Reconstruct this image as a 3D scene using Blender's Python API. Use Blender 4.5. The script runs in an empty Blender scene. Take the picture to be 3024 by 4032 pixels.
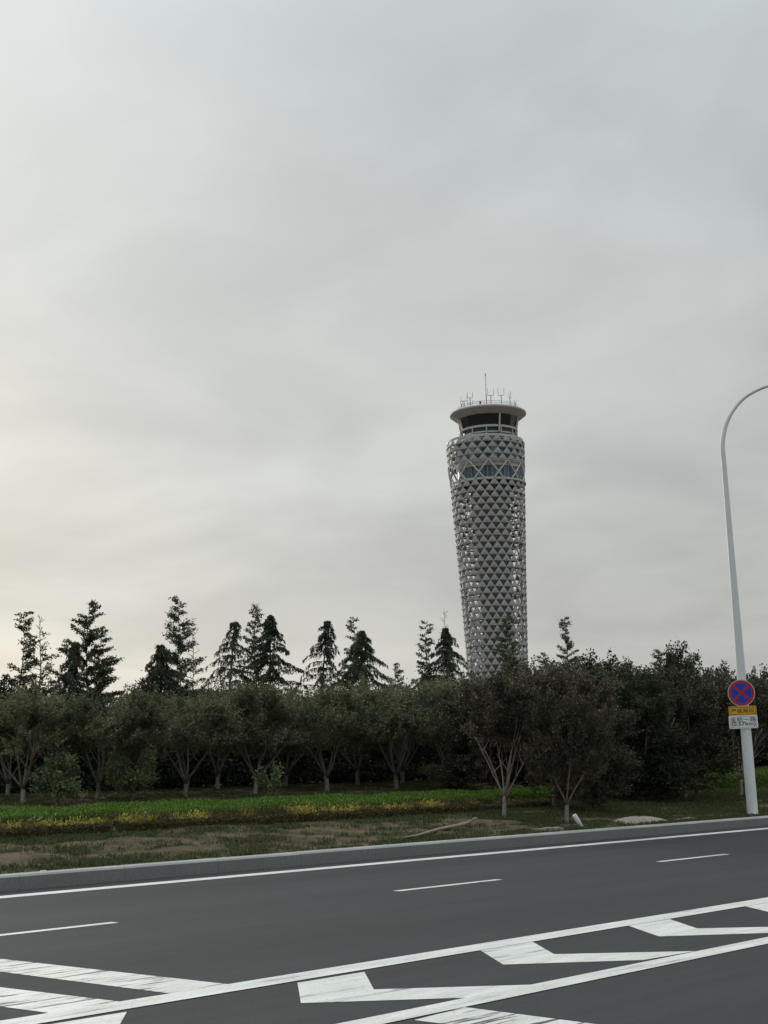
import bpy, math, random
import numpy as np
from mathutils import Vector, Matrix

random.seed(7)
RNG = np.random.default_rng(11)
sc = bpy.context.scene
col = sc.collection
R = math.radians

# ------------------------------------------------------------------ camera
F_PX, HOR, ROLL, CAM_H = 5400.0, 3040.0, R(1.3), 1.7      # photo is 3024 x 4032
PITCH = math.atan((HOR - 2016) / F_PX)
_c, _s = math.cos(ROLL), math.sin(ROLL)
R0 = Vector((1, 0, 0)); U0 = Vector((0, -math.sin(PITCH), math.cos(PITCH))); FW = Vector((0, math.cos(PITCH), math.sin(PITCH)))
RT = R0 * _c - U0 * _s; UP = U0 * _c + R0 * _s
CAM = Vector((0, 0, CAM_H))
cd = bpy.data.cameras.new('camera'); cam = bpy.data.objects.new('camera', cd); col.objects.link(cam)
m3 = Matrix((RT, UP, -FW)).transposed()
cam.matrix_world = Matrix.Translation(CAM) @ m3.to_4x4()
cd.sensor_fit = 'HORIZONTAL'; cd.sensor_width = 36; cd.lens = 36 * F_PX / 3024
cd.clip_start = 0.1; cd.clip_end = 9000
sc.camera = cam

# ------------------------------------------------------------------ sky and sun
SUN_AZ, SUN_EL = R(-26), R(16)          # azimuth from +Y towards +X
sun_dir = Vector((math.sin(SUN_AZ) * math.cos(SUN_EL), math.cos(SUN_AZ) * math.cos(SUN_EL), math.sin(SUN_EL)))
w = bpy.data.worlds.new('World'); sc.world = w; w.use_nodes = True
nt = w.node_tree; nt.nodes.clear()
def N(t, **k):
    n = nt.nodes.new(t)
    for a, b in k.items(): setattr(n, a, b)
    return n
L = lambda a, b: nt.links.new(a, b)
out = N('ShaderNodeOutputWorld'); bg = N('ShaderNodeBackground'); L(bg.outputs[0], out.inputs[0])
sky = N('ShaderNodeTexSky', sky_type='NISHITA', sun_disc=False, sun_elevation=SUN_EL, sun_rotation=SUN_AZ)
sky.dust_density = 3; sky.air_density = 1.5
bg.inputs[1].default_value = 0.1
tc = N('ShaderNodeTexCoord')
sep = N('ShaderNodeSeparateXYZ'); L(tc.outputs['Generated'], sep.inputs[0])
def math_(op, a, b=None, c=None, clamp=False):
    n = N('ShaderNodeMath', operation=op, use_clamp=clamp)
    for i, v in enumerate((a, b, c)):
        if v is None: continue
        if isinstance(v, (int, float)): n.inputs[i].default_value = v
        else: L(v, n.inputs[i])
    return n.outputs[0]
def mixc(f, a, b, bt='MIX'):
    n = N('ShaderNodeMix', data_type='RGBA', blend_type=bt)
    for i, v in ((0, f), (6, a), (7, b)):
        if isinstance(v, (int, float)): n.inputs[i].default_value = v
        elif isinstance(v, tuple): n.inputs[i].default_value = (*v, 1)
        else: L(v, n.inputs[i])
    return n.outputs[2]
# overcast layer: slow cloud noise on a flattened dome, elevation tint, a glow where the sun stands behind the cloud
zc = math_('ADD', math_('MAXIMUM', sep.outputs[2], 0.0), 0.22)
cx = math_('DIVIDE', sep.outputs[0], zc); cy = math_('DIVIDE', sep.outputs[1], zc)
comb = N('ShaderNodeCombineXYZ'); L(cx, comb.inputs[0]); L(cy, comb.inputs[1])
n1 = N('ShaderNodeTexNoise'); n1.inputs['Scale'].default_value = 1.8; n1.inputs['Detail'].default_value = 6; n1.inputs['Roughness'].default_value = 0.5
n1.inputs['Distortion'].default_value = 0.4
mp = N('ShaderNodeMapping'); mp.inputs['Location'].default_value = (3.6, 1.2, 0); mp.inputs['Rotation'].default_value = (0, 0, 0.5); L(comb.outputs[0], mp.inputs[0]); L(mp.outputs[0], n1.inputs[0])
cl = N('ShaderNodeMapRange', interpolation_type='SMOOTHSTEP'); L(n1.outputs[0], cl.inputs[0])
cl.inputs[1].default_value = 0.3; cl.inputs[2].default_value = 0.72; cl.inputs[3].default_value = 0.0; cl.inputs[4].default_value = 1.0
base = mixc(math_('SMOOTH_MIN', math_('MULTIPLY', sep.outputs[2], 2.0), 1.0, 0.1, clamp=True), (3.9, 3.92, 3.76), (4.2, 4.6, 4.8))
n2 = N('ShaderNodeTexNoise'); n2.inputs['Scale'].default_value = 7.0; n2.inputs['Detail'].default_value = 5; n2.inputs['Distortion'].default_value = 0.6; L(mp.outputs[0], n2.inputs[0])
cl2 = N('ShaderNodeMapRange', interpolation_type='SMOOTHSTEP'); L(n2.outputs[0], cl2.inputs[0]); cl2.inputs[1].default_value = 0.3; cl2.inputs[2].default_value = 0.7; cl2.inputs[3].default_value = 0.98; cl2.inputs[4].default_value = 1.02
bs = N('ShaderNodeVectorMath', operation='SCALE'); L(base, bs.inputs[0]); L(cl2.outputs[0], bs.inputs['Scale']); base = bs.outputs[0]
cloudy = mixc(1.0, base, mixc(cl.outputs[0], (0.85, 0.855, 0.865), (1.15, 1.15, 1.135)), 'MULTIPLY')
dt = N('ShaderNodeVectorMath', operation='DOT_PRODUCT'); L(tc.outputs['Generated'], dt.inputs[0]); dt.inputs[1].default_value = sun_dir
glow = math_('POWER', math_('MAXIMUM', dt.outputs['Value'], 0.0), 26.0)
glow = math_('MULTIPLY', glow, math_('MULTIPLY_ADD', cl.outputs[0], 0.7, 0.5))
cloudy = mixc(1.0, cloudy, mixc(glow, (0, 0, 0), (0.8, 0.78, 0.68)), 'ADD')
halo = math_('POWER', math_('MAXIMUM', dt.outputs['Value'], 0.0), 4.0)
cloudy = mixc(1.0, cloudy, mixc(halo, (0, 0, 0), (2.5, 2.5, 2.32)), 'ADD')
# an overcast dome brightens towards the zenith
zen = N('ShaderNodeMapRange', interpolation_type='SMOOTHSTEP'); L(sep.outputs[2], zen.inputs[0])
zen.inputs[1].default_value = 0.42; zen.inputs[2].default_value = 1.0; zen.inputs[3].default_value = 1.0; zen.inputs[4].default_value = 2.8
zv = N('ShaderNodeVectorMath', operation='SCALE'); L(cloudy, zv.inputs[0]); L(zen.outputs[0], zv.inputs['Scale']); cloudy = zv.outputs[0]
# thin break low over the horizon towards the sun side
lowb = N('ShaderNodeMapRange', interpolation_type='SMOOTHSTEP'); L(sep.outputs[2], lowb.inputs[0])
lowb.inputs[1].default_value = 0.125; lowb.inputs[2].default_value = 0.05; lowb.inputs[3].default_value = 0; lowb.inputs[4].default_value = 1
g2 = math_('POWER', math_('MAXIMUM', dt.outputs['Value'], 0.0), 20.0)
g3 = math_('MULTIPLY', math_('MULTIPLY', lowb.outputs[0], g2), math_('MULTIPLY_ADD', cl.outputs[0], 0.8, 0.5))
cloudy = mixc(1.0, cloudy, mixc(g3, (0, 0, 0), (4.4, 3.75, 2.3)), 'ADD')
final = mixc(0.975, sky.outputs[0], cloudy)
L(final, bg.inputs[0])

sl = bpy.data.lights.new('sun', 'SUN'); sun = bpy.data.objects.new('sun', sl); col.objects.link(sun)
sl.energy = 1.2; sl.angle = R(25); sl.color = (1, 0.94, 0.84)
sun.rotation_euler = (-sun_dir).to_track_quat('-Z', 'Y').to_euler()

sc.view_settings.view_transform = 'Standard'; sc.view_settings.look = 'None'
sc.view_settings.exposure = 0.0; sc.view_settings.gamma = 1; sc.view_settings.use_curve_mapping = False
sc.cycles.use_denoising = True
sc.cycles.max_bounces = 8; sc.cycles.transparent_max_bounces = 12

# ------------------------------------------------------------------ geometry helpers
def ray(px, py):
    return FW + RT * ((px - 1512) / F_PX) + UP * (-(py - 2016) / F_PX)
def on_plane(px, py, z=0.0):
    d = ray(px, py); s = (z - CAM_H) / d.z
    return CAM + d * s
ANG = R(46.0)
AU = Vector((math.cos(ANG), math.sin(ANG), 0)); AN = Vector((-math.sin(ANG), math.cos(ANG), 0))
KERB_H = 0.235
T0 = on_plane(1512, 3333, KERB_H).dot(AN)
_TP = [-5000, 0.18, 0.262, 1, 2, 4, 6, 9, 12, 16, 25, 60, 6000]
_TZ = [-0.06, -0.06, 0.225, 0.30, 0.40, 0.60, 0.74, 0.93, 1.14, 1.26, 1.36, 1.38, 1.38]
def terr(tp): return float(np.interp(tp, _TP, _TZ))
def WP(s, tp, z=None):
    p = AU * s + AN * (T0 + tp)
    p.z = terr(tp) if z is None else z
    return p
def at_row(px, py, tp):
    d = ray(px, py); k = (T0 + tp) / (d.x * AN.x + d.y * AN.y)
    p = CAM + d * k; p.z = terr(tp)
    return p
def s_of(p): return p.dot(AU)
def z_at(p, px, py):
    d = ray(px, py); return CAM_H + d.z * p.y / d.y
def m_per_px(p): return (p - CAM).dot(FW) / F_PX

class MB:
    def __init__(self): self.v = []; self.f = []; self.t = []; self.n = 0
    def add(self, verts, faces, tint=None):
        self.v.extend([tuple(x) for x in verts]); self.f.extend([tuple(i + self.n for i in f) for f in faces])
        self.t.extend([0.5 if tint is None else tint] * len(faces)); self.n += len(verts)
    def box(self, c, sz, M=None):
        x, y, z = [a / 2 for a in sz]; c = Vector(c)
        vs = [Vector((a * x, b * y, d * z)) for a in (-1, 1) for b in (-1, 1) for d in (-1, 1)]
        vs = [(M @ v if M else v) + c for v in vs]
        self.add(vs, [(0, 1, 3, 2), (4, 6, 7, 5), (0, 4, 5, 1), (2, 3, 7, 6), (0, 2, 6, 4), (1, 5, 7, 3)])
    def tube(self, pts, rad, n=8, cap=True):
        pts = [Vector(p) for p in pts]; k = len(pts); vs = []; a = None
        for i, p in enumerate(pts):
            d = (pts[min(i + 1, k - 1)] - pts[max(i - 1, 0)]).normalized()
            if a is None: a = d.orthogonal().normalized()
            else: a = (a - d * a.dot(d)).normalized()
            b = d.cross(a); r = rad[i] if hasattr(rad, '__len__') else rad
            for j in range(n):
                t = 2 * math.pi * j / n
                vs.append(p + (a * math.cos(t) + b * math.sin(t)) * r)
        fs = [(i * n + j, i * n + (j + 1) % n, (i + 1) * n + (j + 1) % n, (i + 1) * n + j) for i in range(k - 1) for j in range(n)]
        if cap: fs += [tuple(range(n - 1, -1, -1)), tuple((k - 1) * n + j for j in range(n))]
        self.add(vs, fs)
    def lathe(self, prof, n=48, c=(0, 0), close=False):
        vs = [(c[0] + r * math.cos(2 * math.pi * j / n), c[1] + r * math.sin(2 * math.pi * j / n), z) for r, z in prof for j in range(n)]
        k = len(prof); rng = range(k if close else k - 1)
        self.add(vs, [(i * n + j, i * n + (j + 1) % n, ((i + 1) % k) * n + (j + 1) % n, ((i + 1) % k) * n + j) for i in rng for j in range(n)])
    def mesh(self, name, mat, smooth=False):
        me = bpy.data.meshes.new(name); me.from_pydata(self.v, [], self.f); me.update()
        if mat: me.materials.append(mat)
        if smooth:
            for p in me.polygons: p.use_smooth = len(p.vertices) <= 4
        return me
    def build(self, name, mat, parent=None, smooth=False):
        return link(name, self.mesh(name, mat, smooth), parent)
def link(name, me, parent=None):
    o = bpy.data.objects.new(name, me); col.objects.link(o)
    if parent: o.parent = parent
    return o
def tag(o, label=None, cat=None, group=None, kind=None):
    for k, v in (('label', label), ('category', cat), ('group', group), ('kind', kind)):
        if v: o[k] = v
    return o
def empty(name, loc=(0, 0, 0), rz=0.0):
    o = bpy.data.objects.new(name, None); col.objects.link(o); o.location = loc; o.rotation_euler.z = rz; o.empty_display_size = 0.3
    return o
def fast_quads(name, V, tint, mat):
    """V (n,4,3) array of quads, tint (n,)"""
    n = len(V); me = bpy.data.meshes.new(name)
    me.vertices.add(n * 4); me.loops.add(n * 4); me.polygons.add(n)
    me.vertices.foreach_set('co', np.ascontiguousarray(V, dtype=np.float32).ravel())
    me.loops.foreach_set('vertex_index', np.arange(n * 4, dtype=np.int32))
    me.polygons.foreach_set('loop_start', np.arange(0, n * 4, 4, dtype=np.int32))
    a = me.attributes.new('tint', 'FLOAT', 'FACE'); a.data.foreach_set('value', np.asarray(tint, dtype=np.float32))
    me.materials.append(mat); me.update(); me.validate()
    return me
def leaves(C, D, ln, wd, tilt=1.0, rng=RNG):
    """rhombic leaves at C pointing along D (n,3); ln, wd (n,)"""
    n = len(C); D = D / (np.linalg.norm(D, axis=1, keepdims=True) + 1e-9)
    r = rng.normal(size=(n, 3)); S = np.cross(D, r); S /= (np.linalg.norm(S, axis=1, keepdims=True) + 1e-9)
    nn = np.cross(D, S)
    ln = np.asarray(ln)[:, None]; wd = np.asarray(wd)[:, None]
    V = np.empty((n, 4, 3))
    V[:, 0] = C; V[:, 1] = C + D * ln * 0.45 + S * wd * 0.5 + nn * wd * 0.15
    V[:, 2] = C + D * ln; V[:, 3] = C + D * ln * 0.45 - S * wd * 0.5 + nn * wd * 0.15
    return V

# ------------------------------------------------------------------ materials
def mat_new(name):
    m = bpy.data.materials.new(name); m.use_nodes = True
    return m, m.node_tree, m.node_tree.nodes['Principled BSDF']
def nd(t, ty, **k):
    n = t.nodes.new(ty)
    for a, b in k.items(): setattr(n, a, b)
    return n
def noise(t, scale, detail=4, vec=None, rough=0.55, scl=None, rot=None):
    n = nd(t, 'ShaderNodeTexNoise'); n.inputs['Scale'].default_value = scale; n.inputs['Detail'].default_value = detail; n.inputs['Roughness'].default_value = rough
    c = nd(t, 'ShaderNodeTexCoord'); src = c.outputs[vec or 'Object']
    if scl or rot:
        if rot:
            m0 = nd(t, 'ShaderNodeMapping'); m0.inputs['Rotation'].default_value = rot; t.links.new(src, m0.inputs[0]); src = m0.outputs[0]
        if scl:
            m = nd(t, 'ShaderNodeMapping'); m.inputs['Scale'].default_value = scl; t.links.new(src, m.inputs[0]); src = m.outputs[0]
    t.links.new(src, n.inputs['Vector'])
    return n.outputs[0]
def ramp(t, fac, stops):
    r = nd(t, 'ShaderNodeValToRGB'); e = r.color_ramp.elements
    while len(e) < len(stops): e.new(0.5)
    for i, (p, c) in enumerate(stops):
        e[i].position = p; e[i].color = (*c, 1) if len(c) == 3 else c
    t.links.new(fac, r.inputs[0]); return r.outputs[0]
def mx(t, f, a, b, bt='MIX'):
    n = nd(t, 'ShaderNodeMix', data_type='RGBA', blend_type=bt)
    for i, v in ((0, f), (6, a), (7, b)):
        if isinstance(v, (int, float)): n.inputs[i].default_value = v
        elif isinstance(v, tuple): n.inputs[i].default_value = (*v, 1)
        else: t.links.new(v, n.inputs[i])
    return n.outputs[2]
def bump(t, p, h, dist, strength=1.0):
    b = nd(t, 'ShaderNodeBump'); b.inputs['Distance'].default_value = dist; b.inputs['Strength'].default_value = strength
    t.links.new(h, b.inputs['Height']); t.links.new(b.outputs[0], p.inputs['Normal'])
def simple(name, c, rough=0.6, metal=0.0, var=0.15, scale=3.0, spec=0.5, bumpd=0.0):
    m, t, p = mat_new(name)
    nz = noise(t, scale, 5)
    lo = tuple(x * (1 - var) for x in c); hi = tuple(min(1, x * (1 + var)) for x in c)
    t.links.new(ramp(t, nz, [(0.3, lo), (0.7, hi)]), p.inputs['Base Color'])
    p.inputs['Roughness'].default_value = rough; p.inputs['Metallic'].default_value = metal
    p.inputs['Specular IOR Level'].default_value = spec
    if bumpd: bump(t, p, noise(t, scale * 6, 4), bumpd)
    return m
def leaf_mat(name, a, b, trans=0.25, rough=0.6, objvar=0.25, spec=0.3):
    m, t, p = mat_new(name)
    at = nd(t, 'ShaderNodeAttribute', attribute_name='tint')
    c = ramp(t, at.outputs['Fac'], [(0.0, a), (1.0, b)])
    oi = nd(t, 'ShaderNodeObjectInfo')
    mr = nd(t, 'ShaderNodeMapRange'); t.links.new(oi.outputs['Random'], mr.inputs[0]); mr.inputs[3].default_value = 1 - objvar; mr.inputs[4].default_value = 1 + objvar
    c = mx(t, 1.0, c, mr.outputs[0], 'MULTIPLY')
    t.links.new(c, p.inputs['Base Color']); p.inputs['Roughness'].default_value = rough; p.inputs['Specular IOR Level'].default_value = spec
    tr = nd(t, 'ShaderNodeBsdfTranslucent'); t.links.new(c, tr.inputs[0])
    ms = nd(t, 'ShaderNodeMixShader'); ms.inputs[0].default_value = trans
    o = t.nodes['Material Output']; t.links.new(p.outputs[0], ms.inputs[1]); t.links.new(tr.outputs[0], ms.inputs[2]); t.links.new(ms.outputs[0], o.inputs[0])
    return m

ROADROT = (0, 0, -ANG)
def asphalt_color(t):
    fine = noise(t, 90, 3); big = noise(t, 0.5, 5, scl=(0.05, 1.0, 1), rot=ROADROT); mid = noise(t, 5, 5, scl=(0.12, 1, 1), rot=ROADROT)
    c = ramp(t, big, [(0.3, (0.041, 0.043, 0.043)), (0.7, (0.056, 0.0605, 0.062))])
    c = mx(t, 1.0, c, ramp(t, mid, [(0.3, (0.94, 0.94, 0.94)), (0.7, (1.06, 1.06, 1.05))]), 'MULTIPLY')
    c = mx(t, 1.0, c, ramp(t, noise(t, 14, 6, rough=0.7), [(0.3, (0.92, 0.92, 0.92)), (0.7, (1.08, 1.08, 1.08))]), 'MULTIPLY')
    c = mx(t, 1.0, c, ramp(t, fine, [(0.3, (0.82, 0.82, 0.82)), (0.7, (1.18, 1.18, 1.17))]), 'MULTIPLY')
    return c, fine
M = {}
m, t, p = mat_new('asphalt'); c, fine = asphalt_color(t); t.links.new(c, p.inputs['Base Color']); p.inputs['Roughness'].default_value = 0.9; p.inputs['Specular IOR Level'].default_value = 0.15
bump(t, p, fine, 0.004); M['asphalt'] = m
def paint(name, lo, hi, streak):
    m, t, p = mat_new(name); c, fine = asphalt_color(t)
    st = noise(t, 3.2 * streak, 6, scl=(0.16, 1.6, 1), rot=ROADROT, rough=0.65); sp = noise(t, 30, 4)
    wear = ramp(t, st, [(lo, (0, 0, 0)), (hi, (1, 1, 1))])
    grain = ramp(t, sp, [(0.25, (0.4, 0.4, 0.4)), (0.42, (1, 1, 1))])
    f = mx(t, 1.0, wear, grain, 'MULTIPLY')
    white = ramp(t, noise(t, 6, 5, scl=(0.2, 1, 1), rot=ROADROT), [(0.3, (0.58, 0.58, 0.54)), (0.7, (0.80, 0.80, 0.76))])
    t.links.new(mx(t, f, c, white), p.inputs['Base Color']); p.inputs['Roughness'].default_value = 0.65
    bump(t, p, fine, 0.003)
    return m
M['paint'] = paint('road_paint', 0.31, 0.42, 1.0)
M['paint_worn'] = paint('road_paint_worn', 0.40, 0.47, 2.2)
m, t, p = mat_new('kerb_concrete')
c = ramp(t, noise(t, 1.1, 6, scl=(0.5, 1, 1), rot=ROADROT), [(0.25, (0.31, 0.32, 0.305)), (0.5, (0.38, 0.39, 0.375)), (0.75, (0.45, 0.46, 0.44))])
c = mx(t, 1.0, c, ramp(t, noise(t, 45, 4), [(0.3, (0.85, 0.85, 0.85)), (0.7, (1.12, 1.12, 1.1))]), 'MULTIPLY')
t.links.new(c, p.inputs['Base Color']); p.inputs['Roughness'].default_value = 0.85; bump(t, p, noise(t, 60, 4), 0.004); M['kerb'] = m
m, t, p = mat_new('kerb_face_shade_grime')  # grime blotches, plus the upright face's shade put into a darker tone
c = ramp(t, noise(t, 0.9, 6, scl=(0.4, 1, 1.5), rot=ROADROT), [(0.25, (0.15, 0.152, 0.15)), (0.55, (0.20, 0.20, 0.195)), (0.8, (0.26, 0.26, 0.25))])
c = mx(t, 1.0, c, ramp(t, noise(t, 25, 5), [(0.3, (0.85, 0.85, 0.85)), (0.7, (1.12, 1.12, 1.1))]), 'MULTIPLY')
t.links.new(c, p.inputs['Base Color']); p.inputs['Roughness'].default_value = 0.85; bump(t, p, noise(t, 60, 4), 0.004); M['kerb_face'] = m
m, t, p = mat_new('verge_soil')
c = ramp(t, noise(t, 1.1, 6, rough=0.6), [(0.30, (0.065, 0.072, 0.033)), (0.43, (0.11, 0.098, 0.06)), (0.55, (0.185, 0.135, 0.10)), (0.78, (0.24, 0.178, 0.142))])
c = mx(t, 1.0, c, ramp(t, noise(t, 9, 6, rough=0.7), [(0.3, (0.55, 0.58, 0.5)), (0.7, (1.2, 1.17, 1.12))]), 'MULTIPLY')
t.links.new(c, p.inputs['Base Color']); p.inputs['Roughness'].default_value = 0.95; p.inputs['Specular IOR Level'].default_value = 0.1
bump(t, p, noise(t, 7, 6, rough=0.7), 0.10); M['soil'] = m
M['bark'] = simple('tree_bark', (0.20, 0.165, 0.13), 0.9, var=0.35, scale=9, bumpd=0.01)
M['bark_dark'] = simple('conifer_bark', (0.085, 0.07, 0.055), 0.9, var=0.3, scale=9)
M['deadwood'] = simple('dead_wood', (0.30, 0.26, 0.21), 0.9, var=0.25, scale=6, bumpd=0.01)
M['whitewash'] = simple('whitewash', (0.27, 0.265, 0.245), 0.85, var=0.45, scale=22)
M['leaf_plum'] = leaf_mat('leaf_greybrown', (0.068, 0.076, 0.038), (0.225, 0.232, 0.122), 0.3, rough=0.5, spec=0.4)
M['leaf_red'] = leaf_mat('leaf_redbrown', (0.038, 0.036, 0.022), (0.12, 0.106, 0.065), 0.25, rough=0.5, spec=0.35)
M['leaf_dark'] = leaf_mat('leaf_darkgreen', (0.03, 0.042, 0.022), (0.11, 0.13, 0.065), 0.3)
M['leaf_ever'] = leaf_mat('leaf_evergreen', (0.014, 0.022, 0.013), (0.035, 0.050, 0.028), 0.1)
M['leaf_cedar'] = leaf_mat('cedar_needles', (0.042, 0.058, 0.034), (0.105, 0.13, 0.076), 0.2, objvar=0.15)
M['leaf_slender'] = leaf_mat('slender_leaf', (0.055, 0.075, 0.036), (0.13, 0.16, 0.075), 0.3, objvar=0.15)
M['leaf_shrub'] = leaf_mat('shrub_leaf', (0.08, 0.11, 0.05), (0.24, 0.29, 0.14), 0.25)
M['leaf_hedge'] = leaf_mat('hedge_green', (0.06, 0.13, 0.016), (0.20, 0.32, 0.05), 0.2, objvar=0.02)
M['leaf_gold'] = leaf_mat('hedge_gold', (0.07, 0.052, 0.03), (0.66, 0.55, 0.12), 0.2, objvar=0.02)
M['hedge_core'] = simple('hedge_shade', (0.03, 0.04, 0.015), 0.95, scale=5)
M['grass'] = leaf_mat('grass_blades', (0.05, 0.065, 0.024), (0.13, 0.155, 0.06), 0.25, objvar=0.02)

# ------------------------------------------------------------------ ground, road, kerb
def spaced(lo, hi, d0, g):
    a = [0.0]; d = d0
    while a[-1] < hi: a.append(a[-1] + d); d *= g
    b = [0.0]; d = d0
    while b[-1] > lo: b.append(b[-1] - d); d *= g
    return sorted(set(b[1:] + a))
mb = MB()
ss = [x + 15 for x in spaced(-5000, 5000, 0.8, 1.07)]
ts = [-5000, -800, -150, -60, -20, -5, 0.18] + [0.262 + 0.35 * i for i in range(60)] + [22, 24, 27, 32, 40, 60, 100, 200, 500, 1200, 3000, 6000]
vs = []
for a in ss:
    for b in ts:
        q = WP(a, b)
        if 0.6 < b < 21 and -40 < a < 90: q.z += 0.05 * math.sin(a * 1.3 + b * 2.1) * math.sin(b * 1.7 - a * 0.6) + random.uniform(-0.03, 0.03)
        vs.append(q)
nb = len(ts)
mb.add(vs, [(i * nb + j, (i + 1) * nb + j, (i + 1) * nb + j + 1, i * nb + j + 1) for i in range(len(ss) - 1) for j in range(nb - 1)])
tag(mb.build('ground', M['soil'], smooth=True), 'planted verge of bare reddish soil and grass rising behind the kerb', 'ground', kind='structure')

ROAD_W = 26.0
mb = MB(); S_LO, S_HI = -1500, 1500
vs = [WP(a, b, 0) for a in (S_LO, S_HI) for b in (0.0, -ROAD_W)]
mb.add(vs, [(0, 1, 3, 2)])
road = tag(mb.build('road', M['asphalt']), 'wide dark grey asphalt road with white lane and gore markings', 'road', kind='structure')
def marking(name, pts, mat='paint', z=0.003):
    b = MB(); b.add([Vector((q.x, q.y, z)) for q in pts], [tuple(range(len(pts)))])
    o = b.build(name, M[mat], road)
    # make sure it faces up
    if o.data.polygons[0].normal.z < 0: o.data.flip_normals()
    return o
def line_mark(name, px, py, wpx, s0, s1, mat='paint', z=0.004):
    a = on_plane(px, py - wpx / 2).dot(AN); b = on_plane(px, py + wpx / 2).dot(AN)
    P = lambda s, tt: AU * s + AN * tt
    return marking(name, [P(s0, a), P(s1, a), P(s1, b), P(s0, b)], mat, z)
line_mark('edge_line', 1512, 3398, 7.5, -60, 300)
# lane dashes, evenly repeated along the road
dl = on_plane(1756, 3487).dot(AN); sa = s_of(on_plane(1545, 3508)); sb = s_of(on_plane(1975, 3464)); sc3 = s_of(on_plane(2585, 3393))
per = sc3 - sa; dlen = sb - sa
s_left = s_of(on_plane(530, 3640)) - dlen
for k in range(-2, 7):
    s0 = sa + k * per if k >= 0 else s_left + (k + 1) * per; hw = 0.075
    P = lambda s, tt: AU * s + AN * tt
    marking('lane_dash', [P(s0 - 0.0, dl - hw), P(s0 + dlen - 0.0, dl - hw), P(s0 + dlen, dl + hw), P(s0, dl + hw)])
gu = line_mark('gore_line', 1950, 3721, 26, -40, 120, z=0.006)
gl = line_mark('gore_line', 2268, 3860, 32, -40, 120, z=0.006)
C1 = [(1171, 3871), (1185, 3951), (1858, 3929), (2104, 3878), (1472, 3897), (1435, 3828)]
C2 = [(1890, 3742), (1981, 3799), (2533, 3781), (2738, 3746), (2182, 3758), (2095, 3708)]
W1 = [on_plane(*q) for q in C1]; W2 = [on_plane(*q) for q in C2]
step = AU * s_of(W2[1] - W1[1])
for k in range(-1, 6):
    if k <= 0: marking('chevron', [q + step * k for q in W1])
    else: marking('chevron', [q + step * (k - 1) for q in W2])
S1 = [(-700, 3698), (957, 3883), (756, 3924), (-700, 3737)]
S2 = [(-700, 3804), (547, 3954), (283, 4002), (-700, 3870)]
S3 = [(1831, 3967), (2600, 4067), (2380, 4115), (1630, 4018)]
for q in (S1, S2, S3): marking('hatch_stripe', [on_plane(*a) for a in q], 'paint_worn')

kerb = empty('kerb', WP(0, 0, 0)); kerb['kind'] = 'structure'; kerb['label'] = 'pale concrete kerb with grey face along the far road edge'
prof = [(0, -0.05), (0.02, 0.205), (0.045, KERB_H), (0.26, KERB_H + 0.012), (0.26, -0.05)]
def kerb_mesh(ln):
    b = MB(); k = len(prof)
    vs = [AU * s + AN * tp + Vector((0, 0, z)) for s in (0.0, ln) for tp, z in prof]
    b.add(vs, [(j, (j + 1) % k, k + (j + 1) % k, k + j) for j in range(k)] + [tuple(range(k - 1, -1, -1)), tuple(range(k, 2 * k))])
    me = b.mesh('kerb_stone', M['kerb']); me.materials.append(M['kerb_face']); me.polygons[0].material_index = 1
    return me
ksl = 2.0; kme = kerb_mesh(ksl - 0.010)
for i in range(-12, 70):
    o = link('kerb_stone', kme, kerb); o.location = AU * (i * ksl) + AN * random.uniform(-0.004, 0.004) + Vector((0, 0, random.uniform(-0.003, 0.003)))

# ------------------------------------------------------------------ control tower
TD = 390.0
def tower_axis():
    d = ray(1921, 1630); k = TD / math.hypot(d.x, d.y); p = CAM + d * k; p.z = 1.33
    return p
TB = tower_axis()
def tz(py):                          # height above tower base for a pixel row on the axis
    px = 1921 + (py - 1630) * 0.0375
    return z_at(TB, px, py) - TB.z
def tr(py, half):
    q = Vector((TB.x, TB.y, tz(py) + TB.z)); return half * m_per_px(q)
PROF = [(2700, 118), (2553, 122), (2246, 133), (2000, 144), (1910, 147), (1840, 151), (1780, 154), (1745, 153)]
PZ = [0.0] + [tz(a) for a, b in PROF]; PR = [tr(2700, 119)] + [tr(a, b) for a, b in PROF]
_SD = Vector((TB.y, -TB.x, 0)).normalized()
def tcen(z): return _SD * (0.019 * max(0.0, PZ[-1] - z) - 1.15)     # the shaft's axis leans slightly
def trad(z): return float(np.interp(z, PZ, PR)) - 0.22
FACE = math.atan2(-TB.y, -TB.x)      # azimuth towards the camera
m, t, p = mat_new('tower_panel')
c = ramp(t, noise(t, 0.5, 6, scl=(1, 1, 0.12)), [(0.3, (0.315, 0.322, 0.32)), (0.7, (0.395, 0.402, 0.40))])
oi = nd(t, 'ShaderNodeObjectInfo'); mr = nd(t, 'ShaderNodeMapRange'); t.links.new(oi.outputs['Random'], mr.inputs[0]); mr.inputs[3].default_value = 0.90; mr.inputs[4].default_value = 1.08
t.links.new(mx(t, 1.0, c, mr.outputs[0], 'MULTIPLY'), p.inputs['Base Color']); p.inputs['Roughness'].default_value = 0.55; M['panel'] = m
M['lattice'] = simple('tower_lattice', (0.42, 0.42, 0.41), 0.5, var=0.1)
M['core'] = simple('tower_core', (0.17, 0.175, 0.175), 0.7, var=0.15, scale=0.3)
M['tower_white'] = simple('tower_white', (0.52, 0.515, 0.495), 0.5, var=0.06, scale=0.5)
M['soffit'] = simple('tower_soffit', (0.43, 0.43, 0.42), 0.6, var=0.08, scale=0.6)
M['steel'] = simple('galvanised_steel', (0.16, 0.16, 0.16), 0.5, metal=0.3)
M['cream_pane'] = simple('cab_pane_cream', (0.75, 0.60, 0.38), 0.7, var=0.05)  # even cream for one cab pane in place of dark glass
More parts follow.
